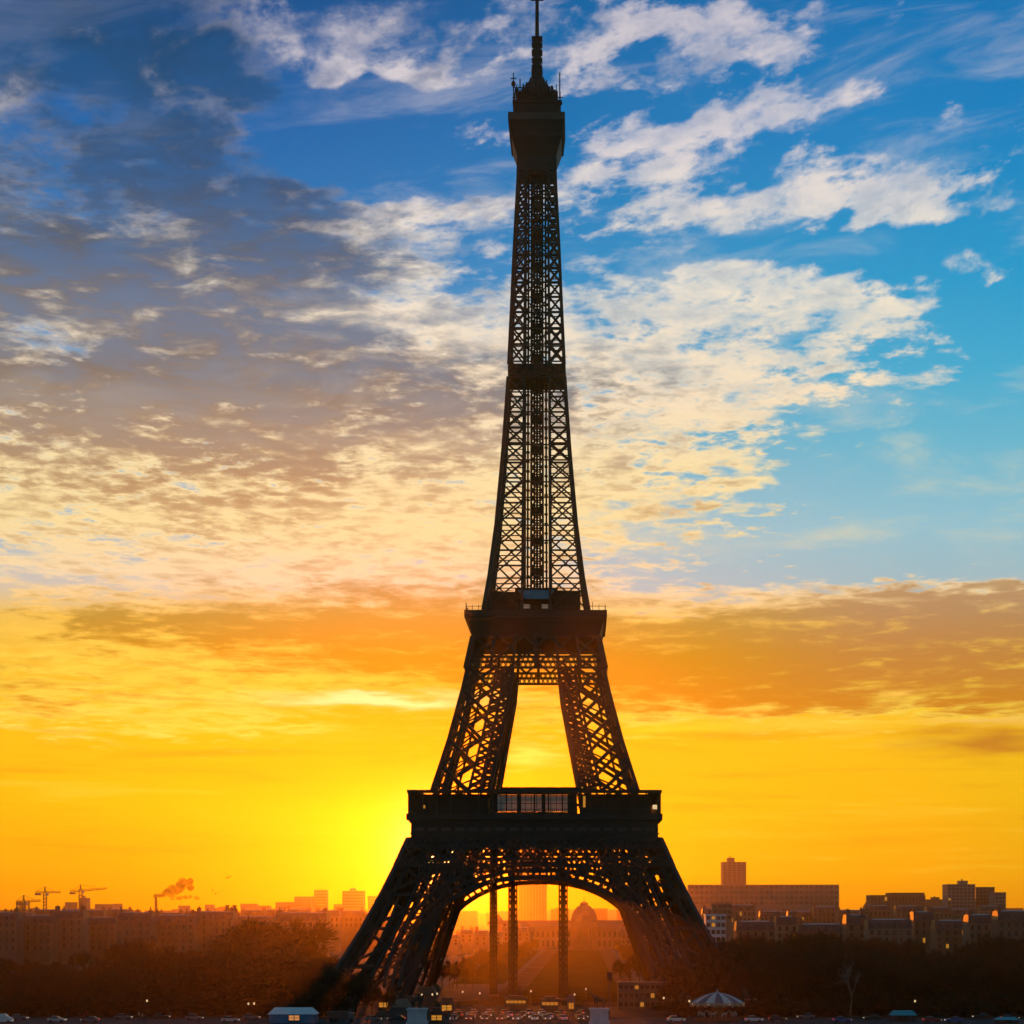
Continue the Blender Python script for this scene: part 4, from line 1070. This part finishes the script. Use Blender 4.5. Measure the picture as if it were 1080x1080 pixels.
sh0 = make_tree(91, 'shrub', '', 'shrub', '', H=4.0, spread=3.4, twigm='twig_b', fine=.8)
first = True; rs = random.Random(81)
for side_, x0, x1, n_ in (('left', -15, 352, 34), ('right', 712, 1095, 36)):
    for i in range(n_):
        px = x0 + (x1-x0)*(i+.5)/n_ + rs.uniform(-3, 3); d_ = rs.uniform(503, 516); lb = 'dense low shrub along the edge of the ' + side_ + ' grove'; gp = 'shrubs edging the ' + side_ + ' grove'
        if first: t = sh0; t.location = (wx(px, d_), wy(d_), 0); t['label'] = lb; t['group'] = gp; first = False
        else: t = copy_tree(sh0, (wx(px, d_), wy(d_), 0), rs.uniform(0, 6.28), lb, gp)
        q = rs.uniform(.8, 1.5); t.scale = (q*1.15, q*1.15, q)
for side_, x0, x1, n_ in (('left', -15, 345, 30), ('right', 760, 1095, 30)):
    for i in range(n_):
        px = x0 + (x1-x0)*(i+.5)/n_ + rs.uniform(-4, 4); d_ = rs.uniform(535, 640)
        if clash(wx(px, d_), wy(d_)): continue
        t = copy_tree(sh0, (wx(px, d_), wy(d_), 0), rs.uniform(0, 6.28), 'tall shrub among the trunks of the ' + side_ + ' grove', 'shrubs among the trunks of the ' + side_ + ' grove')
        q = rs.uniform(1.4, 2.1); t.scale = (q*1.2, q*1.2, q)
# small trees in front of the feet of the tower
for px, d, y in ((372,508,1030),(392,512,1040),(408,508,1044),(374,515,1024),(338,512,1010),(348,507,1018),(362,509,1021),(384,506,1032),(330,520,1004),(706,512,1034),(722,508,1024),(738,515,1016),(716,530,1012)):
    plant(px, d, y, 'small bare tree in front of a foot of the tower', 'small trees before the tower feet')
# park rows seen through the arch
rs = random.Random(33)
for i in range(32):
    d = 700 + i*23
    for Xo, lb, gp in ((-33, 'hazy trimmed tree in the row along the left side of the park', 'left park tree row'), (-44, 'hazy trimmed tree in the row along the left side of the park', 'left park tree row'), (28, 'hazy trimmed tree in the row along the right side of the park', 'right park tree row'), (38, 'hazy trimmed tree in the row along the right side of the park', 'right park tree row')):
        X = Xo + AX + rs.uniform(-2, 2); px = HX + (X - CX)*F/d
        if 440 < px < 700: plant(px, d + rs.uniform(-4, 4), HY + (CZ - rs.uniform(7.5, 10.5))*F/d, lb, gp, wide=.9)
for px, d, y in ((466,690,1017),(474,700,1018),(482,694,1016),(490,704,1018),(498,698,1019),(506,720,1022),(514,730,1024),(655,690,1010),(664,700,1006),(674,696,1004),(684,702,1005),(692,700,1006)):
    plant(px, d, y, 'dark clipped tree close behind the tower, seen low in the arch', 'clipped trees low in the arch', wide=.8)
# pale birch on the right
t = make_tree(77, 'birch_tree', 'pale barked birch standing out from the dark grove on the right', 'tree', None, H=16, spread=2.8, twigm='birch', trunkm='birch', fine=.05)
t.location = (wx(897, 503), wy(503), 0); s_ = wz(1006, 503)/16; t.scale = (s_, s_, s_)

# ------------------------------------------------------------------ street level: vehicles, people, kiosks, statues
paint = {n_: mat('car_paint_' + n_, c, .3, .1, .05, 2, spec=.5) for n_, c in {'black': (.015,.015,.017), 'grey': (.12,.12,.13), 'silver': (.42,.43,.45), 'white': (.72,.72,.72), 'red': (.35,.02,.02), 'blue': (.03,.09,.30), 'teal': (.02,.34,.40)}.items()}
def make_car(van=False):
    t = thing('parked_car' if not van else 'delivery_van', '', 'car' if not van else 'van')
    L = 4.3 if not van else 5.2; h = L/2
    b = MB()
    if van: prof = [(-h,.35),(-h,1.9),(-h+.15,2.15),(h-1.75,2.15),(h-1.0,1.45),(h-.1,1.15),(h,.8),(h,.35)]
    else: prof = [(-h,.38),(-h,.85),(-h+.15,.98),(-h+.7,1.02),(h-1.25,.98),(h-.25,.82),(h,.62),(h,.35)]
    b.prism(prof, -.86, .86); b.build('body', paint['black'], t)
    if not van:
        b = MB(); p0 = [(-h+.35,1.0),(h-1.2,1.0),(h-2.0,1.46),(-h+.95,1.48)]
        n_ = 4; o = len(b.v)
        b.hexa([(p0[0][0],-.80,p0[0][1]),(p0[1][0],-.80,p0[1][1]),(p0[1][0],.80,p0[1][1]),(p0[0][0],.80,p0[0][1]),(p0[3][0],-.62,p0[3][1]),(p0[2][0],-.62,p0[2][1]),(p0[2][0],.62,p0[2][1]),(p0[3][0],.62,p0[3][1])])
        b.build('window', M['glass'], t)
        b = MB(); b.box(-h+.93, h-1.98, -.63, .63, 1.47, 1.52); b.build('roof', paint['black'], t)
    else:
        b = MB(); b.hexa([(h-1.70,-.75,2.06),(h-1.06,-.75,1.5),(h-1.06,.75,1.5),(h-1.70,.75,2.06),(h-1.66,-.75,2.12),(h-.98,-.75,1.52),(h-.98,.75,1.52),(h-1.66,.75,2.12)]); b.build('windscreen', M['glass'], t)
    for x in (-h+.85, h-.85):
        for y in (-.80, .80):
            b = MB(); b.tube((x, y-.1, .33), (x, y+.1, .33), .33, .33, 12); wl = b.build('wheel', M['rubber'], t)
            b = MB(); b.tube((x, y-.115, .33), (x, y+.115, .33), .19, .19, 10); b.build('rim', M['steel'], wl)
    for y in (-.62, .62):
        b = MB(); b.box(h-.06, h+.03, y-.17, y+.17, .62, .76); b.build('headlight', M['headlight'], t)
        b = MB(); b.box(-h-.02, -h+.06, y-.15, y+.15, .72, .90); b.build('tail_light', M['taillight'], t)
    return t
car0, van0 = make_car(), make_car(True)
PM = {}
def recolour(t, colour):
    for c in kids(t):
        if c.name.split('.')[0] in ('body', 'roof'):
            k_ = (c.data.name, colour)
            if k_ not in PM:
                m2 = c.data.copy(); m2.materials[0] = paint[colour]; PM[k_] = m2
            c.data = PM[k_]
cu = {'car': False, 'van': False}
def car(px, d, rz, colour, label, group=None, van=False, z=0.004):
    src = van0 if van else car0; key = 'van' if van else 'car'
    loc = (wx(px, d), wy(d), z)
    KIDS.setdefault(src.name, [(c, [(e, []) for e in kids(c)]) for c in kids(src)])
    t = copy_tree(src, loc, rz, label, group)
    cars.append((t, colour)); return t
cars = []
HP = math.pi/2
car(713, 476, .1, 'white', 'white car in front of the left side of the carousel', z=.13)
car(795, 476, .05, 'white', 'white car just right of the carousel', z=.13)
car(888, 474, .1, 'blue', 'light blue car at the bottom edge, between carousel and teal awning', z=.13)
car(983, 473, .1, 'red', 'small red car at the bottom edge on the right', z=.13)
car(1006, 473, 3.1, 'blue', 'blue car right beside the small red car', z=.13)
car(418, 481, 3.1, 'black', 'black car left of the left statue plinth')
car(393, 481, 0.05, 'grey', 'grey car between the dark truck and the black car')
car(2, 474, 0, 'white', 'white van cut off by the left edge of the photo', van=True)
car(60, 477, 0, 'silver', 'leftmost silver car at the bottom edge under the left grove')
car(95, 476, 3.14, 'grey', 'grey car at the bottom edge left of the lamp lights')
car(243, 477, 0, 'silver', 'silver car left of the white marquee')
car(820, 478, 0, 'black', 'black car in the dark right of the white car', z=.13)
rs = random.Random(50)
for row, (d, n_) in enumerate(((484, 9), (492, 9), (500, 8), (511, 8))):
    for i in range(n_):
        px = 470 + (150/n_)*(i+.5) + rs.uniform(-4, 4)
        car(px, d, rs.choice((-HP+.2, -HP-.15, -HP, HP, HP+.2)), rs.choice(('black', 'grey', 'silver', 'black', 'white', 'red', 'grey')), 'small car in the busy traffic before the tower arch', 'traffic before the tower arch')
for i in range(10):
    px = (20, 130, 170, 205, 265, 850, 920, 955, 1035, 1065)[i]
    car(px, 486 + (i % 3)*3, rs.choice((0, 3.14)), rs.choice(('black', 'grey', 'black')), 'dark car parked on the shaded road before the groves', 'dark cars on the shaded road')
for t, c in cars: recolour(t, c)
for src in (car0, van0):
    for c in list(kids(src)):
        for e in list(kids(c)): bpy.data.objects.remove(e)
        bpy.data.objects.remove(c)
    bpy.data.objects.remove(src)

# people
def person_mesh(walk):
    s_ = .28 if walk else .09
    V_ = [(0,0,.95),(0,0,1.18),(0,0,1.42),(0,0,1.53),(0,.02,1.64),(0,.02,1.74),
          (.10,0,.90),(.11,s_*.7,.50),(.11,s_*1.0-.02,.10),(.11,s_+.13,.04),
          (-.10,0,.90),(-.11,-s_*.4,.50),(-.11,-s_*1.1,.12),(-.11,-s_*1.1+.14,.04),
          (.19,0,1.40),(.25,-s_*.5,1.14),(.25,-s_*.3+.06,.90),(.25,-s_*.3+.10,.81),
          (-.19,0,1.40),(-.25,s_*.4,1.14),(-.25,s_*.7+.06,.90),(-.25,s_*.7+.10,.81)]
    E_ = [(0,1),(1,2),(2,3),(3,4),(4,5),(0,6),(6,7),(7,8),(8,9),(0,10),(10,11),(11,12),(12,13),(2,14),(14,15),(15,16),(16,17),(2,18),(18,19),(19,20),(20,21)]
    Rr = [(.15,.11),(.14,.10),(.17,.10),.06,.10,.085,.095,.07,.05,.045,.095,.07,.05,.045,.07,.05,.04,.04,.07,.05,.04,.04]
    me = skin_mesh('person', V_, E_, Rr, [M['jeans'], M['skin']], 1)
    for p in me.polygons:
        z = p.center.z
        p.material_index = 1 if (z > 1.52 or (abs(p.center.x) > .2 and z < .87)) else 0
    return me
def coat_mesh():
    b = MB(); rings = [(.20,.14,.72),(.21,.15,.95),(.19,.13,1.15),(.215,.135,1.38),(.15,.10,1.48),(.075,.07,1.53)]
    n_ = 12
    for i, (a, c, z) in enumerate(rings):
        for k_ in range(n_): t_ = 2*math.pi*k_/n_; b.v.append((a*math.cos(t_), c*math.sin(t_), z))
    for i in range(len(rings)-1):
        for k_ in range(n_):
            k2 = (k_+1) % n_; b.f.append((i*n_+k_, i*n_+k2, (i+1)*n_+k2, (i+1)*n_+k_)); b.mi.append(0)
    return b
coats = {n_: coat_mesh().mesh('coat', mat('coat_' + n_, c, .85, 0, .15, 4), True) for n_, c in {'black': (.02,.02,.022), 'navy': (.02,.03,.08), 'red': (.32,.03,.03), 'beige': (.42,.34,.24), 'white': (.65,.65,.66), 'grey': (.15,.15,.16)}.items()}
hb = MB(); hb.lathe([(.0,1.80),(.06,1.79),(.10,1.75),(.115,1.69),(.11,1.64)], 12, cy=.005); hair_me = hb.mesh('hair', M['hair'], True)
pm = [person_mesh(False), person_mesh(True)]
for i in range(34):
    px = rs.uniform(466, 620) if i < 26 else rs.choice((92, 150, 262, 268, 700, 745, 770, 800)) + rs.uniform(-4, 4)
    d = rs.uniform(474, 500); c = rs.choice(list(coats))
    nm_ = 'person walking among the traffic before the tower arch' if i < 26 else 'person standing on the pavement away from the arch'
    t = link('person', pm[i % 2], None, (wx(px, d), wy(d), .006 if i < 26 else .13), rs.uniform(0, 6.28))
    tag(t, nm_, 'person', 'people before the arch' if i < 26 else 'people on the pavements')
    link('coat', coats[c], t); link('hair', hair_me, t)

# kiosks, tents and lit booths
def kiosk(px0, px1, d, ytop, label, wallm, roofm, litm, cat='kiosk', name='kiosk', roof='hip', open_frac=(.25, .7), lowhatch=False):
    x0, x1 = wx(px0, d), wx(px1, d); H = wz(ytop, d); w = (x1-x0)/2; dep = max(3.0, w*.8)
    t = thing(name, label, cat, ((x0+x1)/2, wy(d), 0))
    wh = H*(.58 if not lowhatch else .7)
    b = MB(); b.box(-w, w, 0, dep, 0, wh); b.build('wall', wallm, t)
    b = MB()
    if roof == 'hip': b.hexa([(-w-.3,-.3,wh),(w+.3,-.3,wh),(w+.3,dep+.3,wh),(-w-.3,dep+.3,wh),(-w*.8,dep*.35,H),(w*.8,dep*.35,H),(w*.8,dep*.65,H),(-w*.8,dep*.65,H)])
    else: b.box(-w-.2, w+.2, -.5, dep, wh, wh + (H-wh)*.5); b.box(-w*.7, w*.7, 0, dep, wh + (H-wh)*.5, H)
    b.build('roof', roofm, t)
    b = MB(); a, c = -w + 2*w*open_frac[0], -w + 2*w*open_frac[1]
    b.box(a, c, -.06, 0.0, wh*(.62 if lowhatch else .32), wh*.88); b.build('serving_hatch', litm, t)
    b = MB(); nb = max(2, int((c-a)/1.1)); z0_, z1_ = wh*(.62 if lowhatch else .32), wh*.88
    for i in range(nb+1): xx = a + (c-a)*i/nb; b.box(xx-.09, xx+.09, -.12, -.06, z0_-.1, z1_+.1)
    b.box(a-.09, c+.09, -.13, -.05, z0_-.16, z0_); b.box(a-.09, c+.09, -.13, -.05, z1_, z1_+.16); b.box(a-.09, c+.09, -.13, -.05, (z0_+z1_)/2-.05, (z0_+z1_)/2+.05)
    b.build('hatch_frame', M['steel'], t)
    b = MB(); b.box(a-.1, c+.1, -.45, 0, wh*.24, wh*.31); b.build('counter', M['steel'], t)
    for x in (-w, w):
        b = MB(); b.bar((x, -.28, 0), (x, -.28, wh), .12); b.build('post', M['steel'], t)
    return t
bluew = mat('blue_canvas', (.06, .20, .36), .7, 0, .1, 1); whitec = mat('white_canvas', (.74, .74, .80), .7, 0, .08, .6)
kiosk(283.5, 333, 473, 1063, 'white roofed marquee with blue walls and a glowing opening, under the left grove', bluew, whitec, mat('hatch_glow', (.5,.3,.2), .5, 0, 0, emit=(1,.36,.10), es=.55), 'marquee', 'marquee', open_frac=(.42, .66))
kiosk(454, 467, 474, 1063, 'tall glowing orange booth right of the left statue plinth', M['stone_c'], M['steel'], M['lit'], open_frac=(.05, .95), roof='flat')
kiosk(399, 410, 540, 1050, 'small yellow lit booth at the foot of the left tower leg', M['steel'], M['steel'], M['lit'], open_frac=(.05, .95), roof='flat')
kiosk(571, 589, 530, 1051, 'yellow lit stall under the middle of the arch', M['steel'], M['steel'], M['lit'], open_frac=(.02, .98), roof='flat', lowhatch=True)
kiosk(533, 555, 545, 1050, 'long low lit stall left of the middle of the arch', M['stone_c'], M['steel'], M['lit'], open_frac=(.02, .98), roof='flat', lowhatch=True)
kiosk(464, 480, 520, 1052, 'lit orange stall at the inner foot of the left tower leg', M['stone_c'], M['brick'], M['lit'], open_frac=(.1, .8), roof='flat')
kiosk(598, 606, 528, 1049, 'narrow lit kiosk between the yellow stall and the right statue', M['stone_b'], M['zinc'], M['lit'], open_frac=(.2, .9))
kiosk(940, 966, 480, 1066, 'dark stall with a pale teal awning on the right', M['steel'], paint['teal'], M['glass'], 'stall', 'market_stall')
kiosk(1052, 1074, 472, 1073, 'turquoise roofed stall at the bottom right corner', M['steel'], paint['teal'], M['glass'], 'stall', 'market_stall')
t = thing('lorry', 'dark lorry with a reddish load bed right of the white marquee', 'lorry', (wx(360, 478), wy(478), .004))
b = MB(); b.box(-3.4, 1.6, -1.2, 1.2, .9, 2.5); b.box(-3.5, 1.7, -1.25, 1.25, 2.5, 2.6); b.build('cargo_box', mat('lorry_box', (.12,.06,.045), .6, 0, .2, 1), t)
b = MB(); b.prism([(1.75,.5),(3.4,.5),(3.4,1.4),(3.0,2.3),(1.75,2.4)], -1.15, 1.15); b.build('cab', paint['grey'], t)
b = MB(); b.box(-3.4, 3.2, -.9, .9, .6, .9); b.build('chassis', M['steel'], t)
for x in (-2.4, -1.3, 2.5):
    for y in (-1.0, 1.0):
        b = MB(); b.tube((x, y-.15, .48), (x, y+.15, .48), .48, .48, 12); b.build('wheel', M['rubber'], t)
b = MB(); b.box(2.98, 3.44, -1.0, 1.0, 1.45, 2.1); b.build('windscreen', M['glass'], t)

# lamps
def lamp(px, d, label, H=5.0, z=.004):
    t = thing('street_lamp', label, 'street lamp', (wx(px, d), wy(d), z), 0, 'street lamps before the tower')
    b = MB(); b.tube((0,0,0), (0,0,.6), .14, .10, 8); b.tube((0,0,.6), (0,0,H-.6), .07, .05, 8); b.bar((-.35,0,H-.8), (.35,0,H-.8), .05); b.build('post', M['steel'], t)
    b = MB(); b.lathe([(.05,0),(.20,.12),(.24,.4),(.12,.6),(0,.62)], 10, cz=H-.6); b.build('lantern', M['litw'], t)
    return t
for i, (px, d) in enumerate(((155,484),(262,481),(268,482),(445,520),(456,522),(461,527),(488,540),(506,530),(560,545),(606,523),(618,560),(700,500),(727,482),(965,482))):
    lamp(px, d, ['first lit lamp in the left grove', 'left one of the paired lamps by the marquee', 'right one of the paired lamps by the marquee'][i] if i < 3 else ('lit lamp at the bottom right among the dark trees' if i == 13 else 'lit street lamp on the square before the arch'), 4.6 if i in (1, 2) else 5.2)
t = thing('traffic_signal', 'tall post with a dark box on top right of the right statue', 'signal', (wx(643, 505), wy(505), .004))
b = MB(); b.tube((0,0,0), (0,0,9.2), .22, .18, 8); b.build('post', M['steel'], t)
b = MB(); b.box(-.65, .65, -.3, .3, 9.2, 11.2); b.box(-.75, .75, -.34, .34, 11.2, 11.35); b.build('box', M['iron_dark'], t)

# horse-and-warrior statues on the bridge plinths
def horse_skin(m, lift=False):
    V_ = [(0,0,1.25),(.55,0,1.30),(-.55,0,1.28),(.95,0,1.62),(1.20,0,2.0),(1.50,0,1.86),(1.72,0,1.70),
          (.60,.17,.85),(.58,.17,.45),(.60,.17,.05),(.60,-.17,.85),(.78 if lift else .58,-.17,.55 if lift else .45),(.62,-.17,.30 if lift else .05),
          (-.62,.18,.90),(-.74,.18,.50),(-.68,.18,.05),(-.62,-.18,.90),(-.74,-.18,.50),(-.68,-.18,.05),(-.85,0,1.35),(-1.02,0,1.0),(-1.02,0,.6)]
    E_ = [(0,1),(0,2),(1,3),(3,4),(4,5),(5,6),(1,7),(7,8),(8,9),(1,10),(10,11),(11,12),(2,13),(13,14),(14,15),(2,16),(16,17),(17,18),(2,19),(19,20),(20,21)]
    Rr = [.33,.34,.33,.20,.14,.12,.08,.14,.075,.07,.14,.075,.07,.16,.08,.07,.16,.08,.07,.07,.08,.04]
    return skin_mesh('horse', V_, E_, Rr, m, 1)
hme = horse_skin(M['bronze'], True)
wme = person_mesh(False); wme.materials.clear(); wme.materials.append(M['bronze']); wme.polygons.foreach_set('material_index', [0]*len(wme.polygons))
for px, lb, rz in ((440, 'stone plinth with a dark horse and warrior statue, left of the arch', -.5), (632, 'stone plinth with a dark horse and warrior statue, under the right of the arch', 2.6)):
    d = 470
    t = thing('horse_statue', lb, 'statue', (wx(px, d), wy(d), 0))
    b = MB(); b.box(-2.5, 2.5, -2.5, 2.5, 0, .6); b.box(-2.15, 2.15, -2.15, 2.15, .6, 3.3); b.box(-2.4, 2.4, -2.4, 2.4, 3.3, 3.75); b.build('plinth', M['plinth'], t)
    h_ = link('horse', hme, t, (0, .3, 3.75), rz); h_.scale = (1.75, 1.75, 1.75)
    w_ = link('warrior', wme, t, (.4*math.cos(rz), .3-1.1, 3.75), rz - HP); w_.scale = (1.9, 1.9, 1.9)

# carousel
dk = 486
t = thing('carousel', 'round carousel with a pale striped canopy in front of the right tower leg', 'carousel', (wx(756.5, dk), wy(dk), .13))
b = MB(); b.lathe([(0,.35),(5.6,.35),(5.6,0)], 32); b.build('platform', mat('carousel_deck', (.20,.09,.05), .7, 0, .2, 1), t)
b = MB(); b.lathe([(6.7,4.35),(6.0,4.75),(4.6,5.5),(3.0,6.15),(1.4,6.6),(.5,6.75),(.25,7.2),(0,7.7)], 36, mifn=lambda k_, i: (k_//2) % 2)
b.build('canopy', [mat('canopy_white', (.50,.50,.48), .7, 0, .08, 1), mat('canopy_blue', (.09,.11,.14), .7, 0, .1, 1)], t)
b = MB(); b.lathe([(6.75,4.35),(6.8,3.6)], 36, mifn=lambda k_, i: 0); b.lathe([(6.6,3.6),(6.6,4.3)], 36)
for k_ in range(18):
    a = 2*math.pi*k_/18; b.box(6.6*math.cos(a)-.3, 6.6*math.cos(a)+.3, 6.6*math.sin(a)-.3, 6.6*math.sin(a)+.3, 3.3, 3.62)
b.build('rounding_board', mat('carousel_board', (.30,.24,.15), .6, 0, .3, 1), t)
b = MB(); b.lathe([(1.5,.35),(1.5,4.2),(2.2,4.4),(2.2,4.9)], 16); b.build('centre_drum', mat('carousel_drum', (.30,.18,.09), .6, 0, .3, 1), t)
hm2 = hme.copy(); hm2.materials[0] = mat('painted_horse', (.5,.46,.40), .5, 0, .1, 2)
for k_ in range(10):
    a = 2*math.pi*k_/10
    b = MB(); b.tube((4.6*math.cos(a), 4.6*math.sin(a), .35), (4.6*math.cos(a), 4.6*math.sin(a), 4.5), .06, .06, 8); b.build('pole', M['litw'] if False else M['steel'], t)
    h_ = link('horse', hm2, t, (4.6*math.cos(a), 4.6*math.sin(a), .75), a + HP); h_.scale = (.75, .75, .75)
for k_ in range(8):
    a = 2*math.pi*(k_+.5)/8
    b = MB(); b.box(6.78*math.cos(a)-.09, 6.78*math.cos(a)+.09, 6.78*math.sin(a)-.09, 6.78*math.sin(a)+.09, 3.9, 4.08); b.build('bulb', M['litw'], t)

# statue column in the park, low hedges
t = thing('park_column', 'hazy small monument on a pedestal in the park, left part of the arch', 'monument', (wx(487, 950), wy(950), 0))
b = MB(); b.box(-1.6, 1.6, -1.6, 1.6, 0, 3); b.frus(1.2, 3, 1.0, 7.5); b.build('pedestal', M['stone_c'], t)
o = link('figure', wme, t, (0, 0, 7.5)); o.scale = (2.6, 2.6, 2.6)
for i in range(8):
    px = 470 + i*19; d_ = 560 + (i % 3)*6
    if 515 < px < 600: continue
    b = MB(); rr_ = random.Random(i)
    for q in range(500):
        p = Vector((rr_.uniform(-3, 3), rr_.uniform(-.8, .8), rr_.uniform(.05, 1.4))); u = Vector((rr_.gauss(0,1), rr_.gauss(0,1), rr_.gauss(0,1))).normalized()*.16; v_ = u.cross(Vector((0,0,1)))
        b.face([p-u, p+v_, p+u, p-v_])
    b.box(-2.9, 2.9, -.7, .7, 0, 1.2)
    o = b.build('hedge', mat('hedge_green', (.03,.04,.02), .9, 0, .4, 1), None, (wx(px, d_), wy(d_), .004)); tag(o, 'low clipped dark hedge on the square under the arch', 'hedge', 'hedges under the arch')
